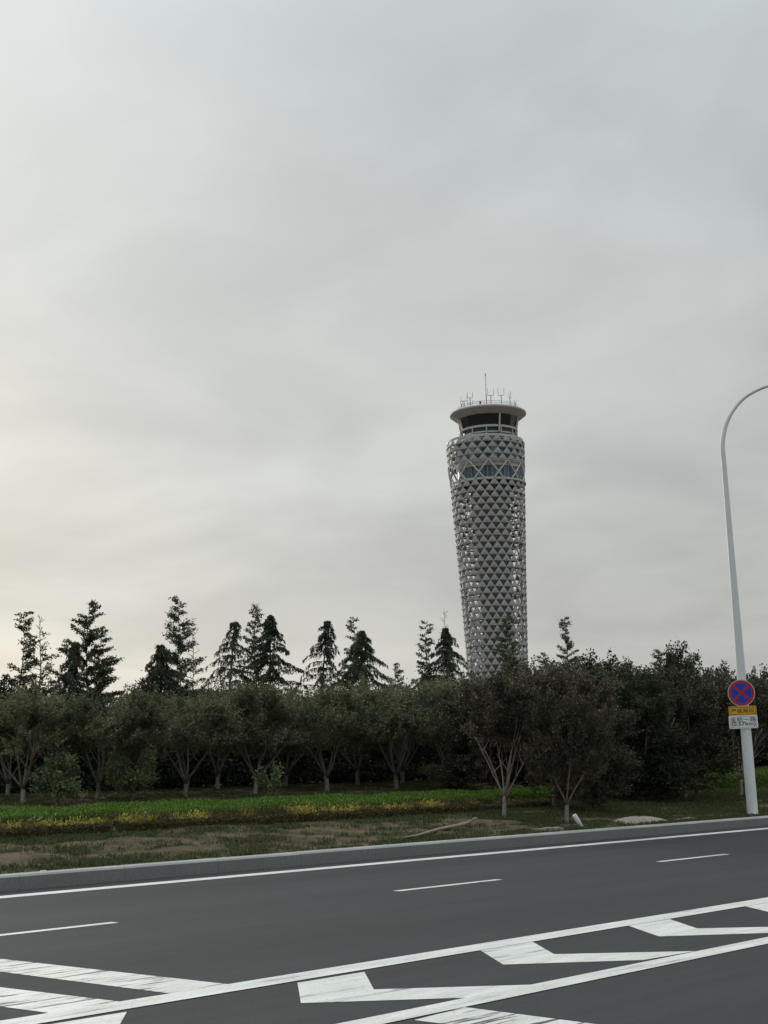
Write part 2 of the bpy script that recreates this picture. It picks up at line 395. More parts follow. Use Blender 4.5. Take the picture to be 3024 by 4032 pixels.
M['red_lamp'] = simple('red_beacon', (0.35, 0.06, 0.04), 0.4)
def glass(name, c, rough=0.08, spec=0.6):
    m, t, p = mat_new(name); p.inputs['Base Color'].default_value = (*c, 1); p.inputs['Roughness'].default_value = rough; p.inputs['Specular IOR Level'].default_value = spec
    return m
M['glass_dark'] = glass('cab_glass', (0.014, 0.022, 0.027), 0.05, 0.5)
M['glass_blue'] = glass('band_glass', (0.05, 0.10, 0.14), 0.15, 0.4)
M['glass_blue2'] = glass('band_glass_pale', (0.09, 0.15, 0.19), 0.15, 0.4)

tower = tag(empty('control_tower', TB), 'tall grey airport control tower clad in triangular lattice panels', 'tower')
NP = 24; ROT0 = FACE + 0.06
zt, zb = tz(1745), tz(1840)          # crown panels
wt, wb = zb, tz(1910)                # window band
rowh = (tz(2246) - tz(2246 + 24.4))
nlow = int(round(wb / rowh)); rowl = wb / nlow
ncr = 4; rowc = (zt - zb) / ncr; nband = max(2, int(round((wt - wb) / rowl)))
rows = [i * rowl for i in range(nlow + 1)]                                  # ring heights, low part
rows += [wb + (wt - wb) * i / nband for i in range(1, nband + 1)]
rows += [wt + rowc * i for i in range(1, ncr + 1)]
NR = len(rows) - 1
def node(k, j, dr=0.0):
    a = ROT0 + (j + 0.5 * (k % 2)) * 2 * math.pi / NP; r = trad(rows[k]) + dr
    return Vector((r * math.cos(a), r * math.sin(a), rows[k])) + tcen(rows[k])
def panel_geo(k, j):
    A, B = node(k, j), node(k, j + 1)
    Cn = node(k + 1, j + (1 if k % 2 else 0))
    cen = (A + B + Cn) / 3; cc = tcen(cen.z); rad = Vector((cen.x - cc.x, cen.y - cc.y, 0)).normalized()
    A, B, Cn = [q + (cen - q) * 0.11 for q in (A, B, Cn)]
    nrm = rad
    out_b = 0.24
    vs = []; fs = []
    L_ = 3
    for i in range(L_ + 1):
        v = i / L_
        wdt = (1 - v) ** 0.76 if i < L_ else 0.0
        mid = (A + B) / 2 * (1 - v) + Cn * v
        half = (B - A) / 2 * wdt
        dep = out_b * (1 - v) * 1.0
        for u in (-1, 0, 1):
            vs.append(mid + half * u + nrm * (0.10 + dep * (1.0 if u == 0 else 0.75) + (0.12 * math.sin(v * math.pi) if u == 0 else 0)))
    for i in range(L_):
        for u in (0, 1): fs.append((i * 3 + u, i * 3 + u + 1, i * 3 + 3 + u + 1, i * 3 + 3 + u))
    # turned-in lower lip
    n0 = len(vs); vs += [A + nrm * 0.02, (A + B) / 2 + nrm * 0.02, B + nrm * 0.02]
    fs += [(0, n0, n0 + 1, 1), (1, n0 + 1, n0 + 2, 2)]
    return vs, fs, cen
cand = []; rest = MB()
prng = random.Random(5)
for k in range(NR):
    if nlow <= k < nlow + nband: continue
    for j in range(NP):
        vs, fs, cen = panel_geo(k, j)
        ang = math.atan2(cen.y - tcen(cen.z).y, cen.x - tcen(cen.z).x) - FACE; ang = (ang + math.pi) % (2 * math.pi) - math.pi
        dg = math.degrees(ang)
        if k < nlow - 3 and 38 < abs(dg) < 70 and prng.random() < 0.25: continue
        if k < nlow - 3 and abs(dg) > 105 and prng.random() < 0.25: continue
        vis = math.cos(ang) if rows[k] > tz(2690) else -1
        cand.append((vis, vs, fs))
cand.sort(key=lambda q: -q[0])
for i, (vis, vs, fs) in enumerate(cand):
    if i < 300:
        b = MB(); b.add(vs, fs); b.build('cladding_panel', M['panel'], tower, smooth=False)
    else: rest.add(vs, fs)
o = rest.build('cladding_panels', M['panel'], tower); o['kind'] = 'stuff'
lat = MB(); brace = MB()
for k in range(NR):
    band = nlow <= k < nlow + nband
    for j in range(NP):
        ja = j + (1 if k % 2 else 0)
        for tgt, dirn in ((ja, 1), (ja - 1, -1)):
            if band:
                # only every other diagonal of each family runs on through the window band
                idx = (2 * j + (k % 2)) - dirn * k
                if (idx // 2) % 2: continue
                brace.tube([node(k, j, 0.12), node(k + 1, tgt, 0.12)], 0.24, 5)
            else: lat.tube([node(k, j), node(k + 1, tgt)], 0.11, 4, cap=False)
brace.build('window_braces', M['tower_white'], tower)['kind'] = 'stuff'
for k in range(nlow - 1):                # second, finer inner layer of the space frame
    for j in range(NP):
        p0 = node(k, j + 0.5, -0.95); ja = j + (1 if k % 2 else 0)
        for tgt in (ja, ja - 1): lat.tube([p0, node(k + 1, tgt + 0.5, -0.95)], 0.085, 3, cap=False)
        lat.tube([p0, node(k, j)], 0.07, 3, cap=False)
o = lat.build('lattice', M['lattice'], tower); o['kind'] = 'stuff'
for k in range(0, NR + 1):
    if nlow < k < nlow + nband: continue
    b = MB(); big = k in (nlow, nlow + nband, NR)
    r = trad(rows[k]); h = 0.32 if big else 0.10
    b.lathe([(r - 0.15, rows[k] - h), (r + 0.02, rows[k] - h), (r + 0.02, rows[k] + h), (r - 0.15, rows[k] + h)], 48, c=tcen(rows[k]), close=True)
    b.build('ring_beam', M['tower_white'] if big else M['lattice'], tower)
# core shaft, rounded rectangle, standing a little to the right of the axis
side = Vector((-math.sin(FACE), math.cos(FACE), 0)); toward = Vector((math.cos(FACE), math.sin(FACE), 0))
b = MB()
def core_ring(z):
    r = trad(z); c0 = side * (-0.0)
    rgt = side * 1.0
    # right of the picture is -side when looking at the tower from the camera
    c0 = side * (0.08 * r)
    pts = []
    for j in range(24):
        a = 2 * math.pi * j / 24; ca, sa_ = math.cos(a), math.sin(a)
        pw = 0.5
        x = math.copysign(abs(ca) ** pw, ca) * 0.50 * r; y = math.copysign(abs(sa_) ** pw, sa_) * 0.55 * r
        pts.append(tcen(z) + c0 + side * x + toward * y + Vector((0, 0, z)))
    return pts
zs = [0, tz(2300), tz(2000), wb + 0.5]; vs = sum([core_ring(z) for z in zs], [])
b.add(vs, [(i * 24 + j, i * 24 + (j + 1) % 24, (i + 1) * 24 + (j + 1) % 24, (i + 1) * 24 + j) for i in range(len(zs) - 1) for j in range(24)])
b.build('core_shaft', M['core'], tower, smooth=False)
for k in range(3, nlow - 1, 4):
    r = trad(rows[k]) - 0.3
    # open grating ring: thin hoop plus spokes
    b2 = MB()
    b2.lathe([(r - 0.9, rows[k] - 0.12), (r, rows[k] - 0.12), (r, rows[k] + 0.12), (r - 0.9, rows[k] + 0.12)], 36, c=tcen(rows[k]), close=True)
    for j in range(12):
        a = ROT0 + j * math.pi / 6; e = Vector((math.cos(a), math.sin(a), 0))
        ck = tcen(rows[k]) + Vector((0, 0, rows[k])); b2.tube([e * (r * 0.42) + ck, e * (r - 0.4) + ck], 0.16, 4)
    b2.build('walkway', M['lattice'], tower)
# glazed drum behind the window band
rd = trad((wt + wb) / 2) * 0.885
def glazed(name, z0, z1, r0, r1, n, mats, mull, mw, parent, skip=()):
    drum = MB(); drum.lathe([(r0 - 0.25, z0), (r1 - 0.25, z1)], n, close=False); d = drum.build(name, M['core'], parent)
    for j in range(n):
        a0 = ROT0 + 2 * math.pi * j / n; a1 = ROT0 + 2 * math.pi * (j + 1) / n
        q = [(r0 * math.cos(a0), r0 * math.sin(a0), z0), (r0 * math.cos(a1), r0 * math.sin(a1), z0), (r1 * math.cos(a1), r1 * math.sin(a1), z1), (r1 * math.cos(a0), r1 * math.sin(a0), z1)]
        g = MB(); g.add(q, [(0, 1, 2, 3)]); g.build('pane', mats[j % len(mats)] if not callable(mats) else mats(j), d)
        if mull:
            g = MB(); g.tube([Vector(q[0]) * 1.0, Vector(q[3]) * 1.0], mw, 4); g.build('mullion', mull, d)
    return d
glazed('window_drum', wb + 0.3, wt - 1.4, rd, rd, 48, lambda j: M['glass_blue'] if (j * 7) % 3 else M['glass_blue2'], M['tower_white'], 0.07, tower)
b = MB(); b.lathe([(rd - 0.1, wt - 1.4), (rd + 0.25, wt - 1.4), (rd + 0.25, wt + 0.5), (rd - 0.1, wt + 0.5)], 48, close=True); b.build('spandrel_ring', M['tower_white'], tower)
b = MB(); rr = trad(wb); b.lathe([(rr - 2.0, wb - 0.25), (rr - 0.3, wb - 0.25), (rr - 0.3, wb + 0.2), (rr - 2.0, wb + 0.2)], 48, close=True); b.build('ledge_ring', M['tower_white'], tower)
# drum inside the crown
rc = trad(zt) * 0.86
glazed('crown_drum', wt + 0.5, zt - 0.6, rc, rc * 0.98, 36, lambda j: M['glass_blue2'] if j % 4 else M['soffit'], M['tower_white'], 0.06, tower)
b = MB(); b.lathe([(0.05, zt - 0.9), (rc + 0.8, zt - 0.9), (rc + 0.8, zt - 0.55), (0.05, zt - 0.55)], 48); b.build('terrace', M['soffit'], tower)
# cab
z_rail, z_g0, z_g1, z_rim = tz(1727), tz(1703), tz(1656), tz(1635)
r_g0, r_g1, r_rim = tr(1703, 110), tr(1656, 121), tr(1635, 150)
b = MB(); b.lathe([(r_g0 - 1.2, zt - 0.6), (r_g0 - 0.8, z_rail), (r_g0 - 0.5, z_g0)], 48); b.build('cab_base', M['glass_blue'], tower, smooth=True)
for z, r, h in ((z_g0 + 0.05, r_g0 + 0.35, 0.30), (z_rail + 0.25, r_g0 - 0.15, 0.20), (z_rail - 0.9, r_g0 + 0.1, 0.22)):
    b = MB(); b.lathe([(r - 0.5, z - h), (r, z - h), (r, z + h), (r - 0.5, z + h)], 60, close=True); b.build('balcony_band', M['tower_white'], tower)
for j in range(12):
    a = ROT0 + 0.4 + j * math.pi / 6; e = Vector((math.cos(a), math.sin(a), 0)); b = MB()
    b.tube([e * (r_g0 + 0.0) + Vector((0, 0, z_rail - 0.9)), e * (r_g0 + 0.2) + Vector((0, 0, z_g0))], 0.16, 5); b.build('balcony_post', M['tower_white'], tower)
ncab = 16
def cabmat(j):
    a = (2 * math.pi * (j + 0.5) / ncab + ROT0 - FACE + math.pi) % (2 * math.pi) - math.pi
    return M['cream_pane'] if -1.50 < a < -1.1 else M['glass_dark']
cab = glazed('cab', z_g0, z_g1, r_g0, r_g1, ncab, cabmat, None, 0.1, tower)
for dgr in (-72, -40 + 62, 72, 110, 150, 190, 230):
    a = FACE + R(dgr); e = Vector((math.cos(a), math.sin(a), 0)); b = MB()
    b.tube([e * (r_g0 + 0.12) + Vector((0, 0, z_g0 - 1.6)), e * (r_g1 + 0.12) + Vector((0, 0, z_g1))], 0.34, 4); b.build('cab_column', M['tower_white'], tower)
b = MB(); b.lathe([(0.05, z_g1 - 0.1), (r_g1 - 0.2, z_g1 - 0.1), (r_g1 + 0.25, z_g1), (r_rim - 0.5, z_rim - 0.55), (r_rim, z_rim - 0.15), (r_rim, z_rim + 0.25), (r_rim * 0.93, z_rim + 0.7), (r_rim * 0.78, z_rim + 0.95), (0.05, z_rim + 1.1)], 72)
roof = b.build('roof', M['soffit'], tower, smooth=False)
zr = z_rim + 1.0
b = MB(); rr = r_rim * 0.80
for h in (0.5, 1.0): b.tube([(rr * math.cos(2 * math.pi * j / 48), rr * math.sin(2 * math.pi * j / 48), zr + h) for j in range(49)], 0.05, 4)
for j in range(32): b.tube([(rr * math.cos(2 * math.pi * j / 32), rr * math.sin(2 * math.pi * j / 32), zr - 0.1), (rr * math.cos(2 * math.pi * j / 32), rr * math.sin(2 * math.pi * j / 32), zr + 1.0)], 0.04, 4)
b.build('roof_railing', M['steel'], tower)
pxm = m_per_px(Vector((TB.x, TB.y, TB.z + zr)))
def roof_pt(px_off, back=0.55):          # px_off: picture offset from the axis
    return side * (px_off * pxm) + toward * (r_rim * 0.80 * math.sqrt(max(0.0, 1 - (px_off * pxm / (r_rim * 0.8)) ** 2)) * back)
sgn = 1 if side.x > 0 else -1
for off, top, kind in ((-101, 29, 'dipole'), (-91, 40, 'fork'), (-67, 49, 'double'), (14, 52, 'fork'), (54, 53, 'fork'), (88, 46, 'pair'), (108, 26, 'pair')):
    q = roof_pt(sgn * off, 0.6); b = MB(); z0 = zr - 0.1; H_ = top * pxm * 1.5
    b.tube([q + Vector((0, 0, z0)), q + Vector((0, 0, z0 + H_ * 0.62))], 0.11, 5)
    wd = {'dipole': 0.3, 'fork': 0.85, 'double': 0.75, 'pair': 0.28}[kind]
    lv = [(0.62, 1.0)] + ([(0.28, 0.55)] if kind == 'double' else [])
    for l0, l1 in lv:
        zz = z0 + H_ * l0
        b.tube([q - side * wd + Vector((0, 0, zz)), q + side * wd + Vector((0, 0, zz))], 0.08, 4)
        for sg in (-1, 1): b.tube([q + side * wd * sg + Vector((0, 0, zz)), q + side * wd * sg + Vector((0, 0, z0 + H_ * l1 * random.uniform(0.9, 1)))], 0.08, 4)
    b.build('antenna', M['steel'], tower)
b = MB(); q = roof_pt(sgn * -4, 0.3); hm = 146 * pxm
b.tube([q + Vector((0, 0, zr)), q + Vector((0, 0, zr + hm * 0.42)), q + Vector((0, 0, zr + hm * 0.43)), q + Vector((0, 0, zr + hm))], [0.14, 0.14, 0.1, 0.07], 6)
b.tube([q + Vector((0, 0, zr + hm)) - side * 0.4, q + Vector((0, 0, zr + hm)) + side * 0.1], 0.06, 4); b.box(q + Vector((0, 0, zr + hm * 0.965)), (0.25, 0.25, 0.5))
b.build('lightning_mast', M['steel'], tower)
b = MB(); q = roof_pt(sgn * -28, 0.75); b.tube([q + Vector((0, 0, zr)), q + Vector((0, 0, zr + 0.9))], 0.09, 5); b.box(q + Vector((0, 0, zr + 1.2)), (0.6, 0.6, 0.8)); b.build('beacon', M['red_lamp'], tower)
b = MB(); e = side * (sgn * -108 * pxm)
b.tube([e + Vector((0, 0, zt - 0.5)), e + Vector((0, 0, zt + 1.6))], 0.12, 5); b.lathe([(0.05, 0), (0.55, 0.15), (0.55, 0.6), (0.05, 0.75)], 10)
for i in range(b.n - 40, b.n): b.v[i] = (b.v[i][0] + e.x, b.v[i][1] + e.y, b.v[i][2] + zt + 1.6)
b.build('camera_mount', M['tower_white'], tower)

# ------------------------------------------------------------------ trees
def rot_to(d):
    return Vector((0, 0, 1)).rotation_difference(Vector(d).normalized())
def sphere_dir(n, rng): 
    v = rng.normal(size=(n, 3)); return v / np.linalg.norm(v, axis=1, keepdims=True)
def crown_shoots(rng, n_shoot, n_leaf, ctr, rad, zmin, up=0.9, shoot=(0.35, 0.7), leaf=(0.065, 0.115), shell=0.55, bumpy=0.25):
    """upright leafy shoots spread through a lumpy ellipsoid"""
    nc = max(10, n_shoot // 22); cdirs = sphere_dir(nc, rng); ci = rng.integers(0, nc, n_shoot)
    d = cdirs[ci] + rng.normal(size=(n_shoot, 3)) * 0.14; d /= np.linalg.norm(d, axis=1, keepdims=True)
    ctint = rng.uniform(-0.2, 0.2, nc)[ci]; cr = rng.uniform(0.74, 1.10, nc)[ci]
    lump = 1 + bumpy * (np.sin(d[:, 0] * 4.3 + 1.1) * np.sin(d[:, 1] * 3.7 + 0.4) + 0.6 * np.sin(d[:, 2] * 6 + d[:, 0] * 5))
    r = (shell + (1 - shell) * rng.random(n_shoot)) ** 0.8 * lump * cr
    d2 = np.sign(d) * np.abs(d) ** 0.8
    P = np.asarray(ctr) + d2 * r[:, None] * np.asarray(rad)
    P[:, 2] = np.maximum(P[:, 2], zmin + rng.random(n_shoot) * 0.3)
    sd = d * np.array([0.8, 0.8, 0.35]) + np.array([0, 0, up]) + rng.normal(size=(n_shoot, 3)) * 0.35
    sd /= np.linalg.norm(sd, axis=1, keepdims=True)
    sl_ = rng.uniform(*shoot, n_shoot)
    u = rng.random((n_shoot, n_leaf))
    C = P[:, None, :] + sd[:, None, :] * (u * sl_[:, None])[..., None] + rng.normal(size=(n_shoot, n_leaf, 3)) * 0.05
    Dv = sd[:, None, :] * 0.6 + rng.normal(size=(n_shoot, n_leaf, 3)) * 0.6
    k = n_shoot * n_leaf; C = C.reshape(-1, 3); Dv = Dv.reshape(-1, 3)
    ln = rng.uniform(*leaf, k); V = leaves(C, Dv, ln, ln * rng.uniform(0.45, 0.7, k), rng=rng)
    tn = np.clip(np.repeat(np.clip(rng.uniform(0.15, 0.75, n_shoot) + ctint, 0, 1), n_leaf) + rng.normal(size=k) * 0.14, 0, 1)
    return V, tn
def curve_pts(p0, d0, ln, n, bend, rng, jit=0.04):
    p = Vector(p0); d = Vector(d0).normalized(); pts = [p.copy()]
    for i in range(n):
        d = (d + Vector(bend) / n + Vector(rng.normal(size=3) * jit)).normalized(); p = p + d * (ln / n); pts.append(p.copy())
    return pts
# --- vase-shaped street tree (4 m unit): trunk, limbs, crown
def vase_meshes(seed, fork=0.58, low=1.3, leafmat='leaf_plum', nl=(620, 42), tall=4.0, wide=2.3, nlimb=5, bark='bark', ll=(2.0, 2.6), skirt=False):
    rng = np.random.default_rng(seed); ms = {}
    b = MB(); b.tube(curve_pts((0, 0, -0.1), (0.02, 0.02, 1), fork + 0.15, 6, (0, 0, 0.1), rng, 0.03), [0.085, 0.075, 0.068, 0.064, 0.062, 0.06, 0.058], 8); ms['trunk'] = b.mesh('trunk', M[bark], True)
    b = MB(); b.tube([(0, 0, -0.05), (0, 0, 0.25), (0.005, 0.005, 0.52)], [0.090, 0.080, 0.074], 9, cap=False); ms['wash'] = b.mesh('painted_base', M['whitewash'], True)
    ms['limbs'] = []
    for i in range(nlimb):
        a = 2 * math.pi * (i + 0.5 * rng.random()) / nlimb; sp = rng.uniform(0.35, 0.75)
        pts = curve_pts((0, 0, fork - 0.03), (math.cos(a) * sp, math.sin(a) * sp, 1), rng.uniform(*ll), 8, (0, 0, 0.35), rng, 0.06)
        b = MB(); b.tube(pts, list(np.linspace(0.045 if nlimb < 6 else 0.033, 0.012, 9)), 6)
        for q in (3, 5, 6): b.tube(curve_pts(pts[q], (rng.normal() * 0.6, rng.normal() * 0.6, 1), 0.9, 4, (0, 0, 0.2), rng, 0.1), [0.02, 0.016, 0.012, 0.008, 0.004], 4)
        ms['limbs'].append(b.mesh('limb', M[bark], True))
    cz = (low + tall) / 2 + 0.1
    V, tn = crown_shoots(rng, nl[0], nl[1], (0, 0, cz), (wide, wide, (tall - low) / 2 * 0.86), low)
    V2, tn2 = crown_shoots(rng, nl[0] // 3, nl[1], (0, 0, cz), (wide * 0.65, wide * 0.65, (tall - low) / 2 * 0.6), low, shell=0.2)
    if skirt:
        V3, tn3 = crown_shoots(rng, nl[0] // 2, nl[1], (0, 0, 1.15), (wide * 0.95, wide * 0.95, 1.0), 0.12, up=0.6, shell=0.5)
        V2 = np.concatenate([V2, V3]); tn2 = np.concatenate([tn2, tn3])
    V = np.concatenate([V, V2]); ms['h'] = float(np.percentile(V[:, :, 2], 99.6))
    ms['crown'] = fast_quads('crown', V, np.concatenate([tn, tn2]), M[leafmat])
    return ms
def plant(ms, name, p, label, cat, scale=(1, 1, 1), rz=0.0, group=None, wash=True):
    root = tag(empty(name, p, rz), label, cat, group); k_ = random.uniform(0.9, 1.14); root.scale = (scale[0] * k_, scale[1] / k_ * random.uniform(0.95, 1.1), scale[2])
    root.rotation_euler.x = random.gauss(0, 0.04); root.rotation_euler.y = random.gauss(0, 0.04)
    link('trunk', ms['trunk'], root)
    if wash and 'wash' in ms: link('painted_base', ms['wash'], root)
    for l in ms.get('limbs', []): link('limb', l, root)
    if 'crown' in ms: link('crown', ms['crown'], root)
    return root
vase = [vase_meshes(100 + i) for i in range(5)]
GA = 'brown-green trees in a row behind the green hedge'
rowA = [(90, 3160, 2735, 'leftmost brown-green tree with pale trunk standing behind the green hedge'),
        (385, 3150, 2735, 'pale-trunked brown-green tree between the two rounded green shrubs'),
        (730, 3130, 2722, 'V-forked brown-green tree right of the second rounded green shrub'),
        (1005, 3130, 2712, 'forked brown-green tree just left of the small green sapling'),
        (1288, 3125, 2705, 'brown-green tree with whitewashed trunk and wide V limbs, right of the sapling'),
        (1562, 3115, 2705, 'brown-green tree with straight whitewashed trunk below the small cedar gap'),
        (1768, 3105, 2690, 'brown-green tree with slim trunk behind the loose leafy shrub left of the tower')]
for i, (px, py, top, lab) in enumerate(rowA):
    q = at_row(px, py, 12.0); hh = z_at(q, px, top) - q.z
    ms = vase[i % 5]; plant(ms, 'vase_tree', q, lab, 'tree', (hh / 3.9, hh / 3.9, hh / ms['h']), random.uniform(0, 6), GA)
rowB = [(30, 3135, 2750, 'brown-green tree at the left picture edge, behind the leftmost pale trunk'),
        (560, 3110, 2755, 'brown-green tree standing back behind the second rounded shrub'),
        (858, 3095, 2720, 'brown-green tree with thin trunk set back left of the sapling'),
        (1125, 3090, 2715, 'brown-green tree with straight trunk set back right of the sapling'),
        (1408, 3080, 2705, 'brown-green tree with faint thin trunk in the dark between whitewashed trunks'),
        (1585, 3080, 2700, 'brown-green tree whose trunk stands just right behind the straight whitewashed trunk'),
        (1880, 3080, 2670, 'reddish brown-green tree set back below the control tower')]
for i, (px, py, top, lab) in enumerate(rowB):
    q = at_row(px, py, 16.0); hh = z_at(q, px, top) - q.z
    ms = vase[(i + 2) % 5]; plant(ms, 'vase_tree', q, lab, 'tree', (hh / 3.9, hh / 3.9, hh / ms['h']), random.uniform(0, 6), 'brown-green trees set back in the second row')
# right side: darker, red-brown trees close to the kerb
vred = [vase_meshes(200 + i, 0.6, (1.75, 1.1, 0.75)[i], 'leaf_red', ((420, 640, 640)[i], 42), 4.0, 1.6, nlimb=(7, 5, 3)[i], bark=('deadwood', 'bark', 'bark')[i]) for i in range(3)]
vlow = [vase_meshes(220 + i, 0.5, 0.25, 'leaf_red', (700, 42), 4.0, 1.45, skirt=True) for i in range(2)]
vlowd = [vase_meshes(230 + i, 0.5, 0.2, 'leaf_dark', (700, 42), 4.0, 1.4, skirt=True) for i in range(2)]
right = [(1985, 3215, 3.0, 2668, vred[0], 'red-brown tree with wide pale bare limbs nearest the control tower base', True, 0.75),
         (2185, 3205, 4.2, 2625, vred[1], 'red-brown tree with grey trunk just left behind the white leaning post', False, 0.95),
         (2232, 3245, 1.5, 2720, vred[2], 'red-brown tree with pale trunk right beside the white leaning post', True, 0.66),
         (2312, 3210, 3.2, 2800, vlow[0], 'small forked dark tree right of the white leaning post', False, 1.0),
         (2530, 3190, 4.5, 2660, vlowd[0], 'dark dense tree with foliage to the ground behind the stone slab', False, 1.0),
         (2700, 3185, 4.5, 2650, vlow[1], 'dark dense red-brown tree left of the street lamp with foliage to the ground', False, 1.0),
         (2921, 3177, 4.5, 2680, vred[0], 'red-brown tree with spreading bare limbs right behind the street lamp', False, 1.0),
         (2080, 3130, 9.0, 2620, vlow[0], 'red-brown tree behind the front row below the right tower edge', False, 1.0),
         (1900, 3120, 9.0, 2690, vlow[1], 'red-brown tree filling in left behind the bare pale limbs', False, 1.0),
         (2300, 3130, 9.0, 2605, vlowd[1], 'dark green and brown tree behind the white post, crown against the sky', False, 1.0),
         (2460, 3130, 10.0, 2615, vlow[1], 'red-brown tree in the back row above the stone slab', False, 1.0),
         (2640, 3120, 10.0, 2570, vlowd[0], 'tallest peaked dark tree between the stone slab and the street lamp', False, 0.85),
         (2800, 3120, 10.0, 2640, vlow[0], 'red-brown back-row tree just left of the lamp sign', False, 1.0),
         (2960, 3110, 10.0, 2650, vlowd[1], 'dark tree behind the lamp pole sign plates', False, 1.0),
         (3090, 3110, 9.0, 2640, vlow[1], 'dark red-brown tree cut off at the right picture edge', False, 1.0)]
for i, (px, py, tp, top, ms, lab, ws, wd) in enumerate(right):
    q = at_row(px, py, tp); hh = z_at(q, px, top) - q.z
    plant(ms, 'vase_tree', q, lab, 'tree', (hh / 3.9 * wd, hh / 3.9 * wd, hh / ms['h']), random.uniform(0, 6), 'red-brown trees near the kerb on the right', ws)

# --- drooping cedar
def cedar(name, px, py, tp, tip, wpx, label, seed, lean=0.0, dens=1.0, low=0.08, leaf='leaf_cedar', gap=1.0, droop=1.0):
    rng = np.random.default_rng(seed); q = at_row(px, py, tp); H_ = z_at(q, tip[0], tip[1]) - q.z
    hw = wpx * m_per_px(q) * 2.35; dx = (tip[0] - px) * m_per_px(q) - 0.0
    root = tag(empty(name, q), label, 'tree', 'cedars behind the tree row')
    k = 12
    def ax(z):
        u = z / H_; return Vector((dx * u + lean * u ** 4, 0.1 * math.sin(u * 5 + seed), z))
    b = MB(); b.tube([ax(H_ * i / k) if i else Vector((0, 0, -0.1)) for i in range(k + 1)], [0.12 * (1 - i / k) ** 1.2 + 0.006 for i in range(k + 1)], 7); b.build('trunk', M['bark_dark'], root, True)
    CC = []; DD = []; br = MB()
    z = H_ * low; az = rng.random() * 6
    while z < H_ * 0.995:
        u = z / H_; nb_ = int(rng.integers(3, 5))
        for i in range(nb_):
            az += 2 * math.pi / nb_ + rng.normal() * 0.35
            ln = hw * min(1 - u, 0.62) ** 1.0 * rng.uniform(0.5, 1.35) + 0.08
            if rng.random() < 0.12: ln *= 1.25
            rise = rng.uniform(0.12, 0.45) + 0.1 * u
            pts = []; n = 9
            for s in range(n + 1):
                f = s / n
                rr_ = ln * f; zz = ln * (rise * f - (0.22 + 0.38 * droop) * f ** 2.4)
                pts.append(ax(z) + Vector((math.cos(az) * rr_, math.sin(az) * rr_, zz)))
            br.tube(pts, [0.03 * (1 - u * 0.6) * (1 - s / (n + 1)) + 0.004 for s in range(n + 1)], 4, cap=False)
            pa = np.array([list(v) for v in pts]); m_ = int((24 * ln + 10) * dens)
            f = rng.random(m_) ** 0.8; idx = f * n; i0 = np.minimum(idx.astype(int), n - 1); fr = (idx - i0)[:, None]
            P = pa[i0] * (1 - fr) + pa[i0 + 1] * fr
            tang = np.array([math.cos(az), math.sin(az), 0.0]); sidev = np.array([-math.sin(az), math.cos(az), 0.0])
            sgnv = rng.choice([-1, 1], m_)[:, None]; tw = (0.08 + 0.22 * ln * (1 - f) * 0.6)[:, None] * rng.uniform(0.2, 1, (m_, 1))
            D = tang * 0.55 + sidev * sgnv * 0.9 + rng.normal(size=(m_, 3)) * 0.2; D /= np.linalg.norm(D, axis=1, keepdims=True)
            for s_ in range(11):                                   # needles along each side twig, hanging at its end
                v = (s_ + rng.random((m_, 1))) / 11
                Cc = P + D * tw * v - np.array([0, 0, 1.0]) * (0.12 + 0.5 * tw) * v ** 2 * droop * 0.9
                CC.append(Cc); DD.append(D * 0.5 - np.array([0, 0, 0.75]) * (0.4 + v) + rng.normal(size=(m_, 3)) * 0.35)
        z += (0.05 + 0.40 * (1 - u)) * gap * rng.uniform(0.7, 1.4)
    br.build('branches', M['bark_dark'], root)['kind'] = 'stuff'
    C = np.concatenate(CC); D = np.concatenate(DD); n = len(C); ln = rng.uniform(0.05, 0.095, n)
    V = leaves(C, D, ln, ln * rng.uniform(0.28, 0.45, n), rng=rng)
    link('crown', fast_quads('crown', V, rng.random(n), M[leaf]), root)
    return root
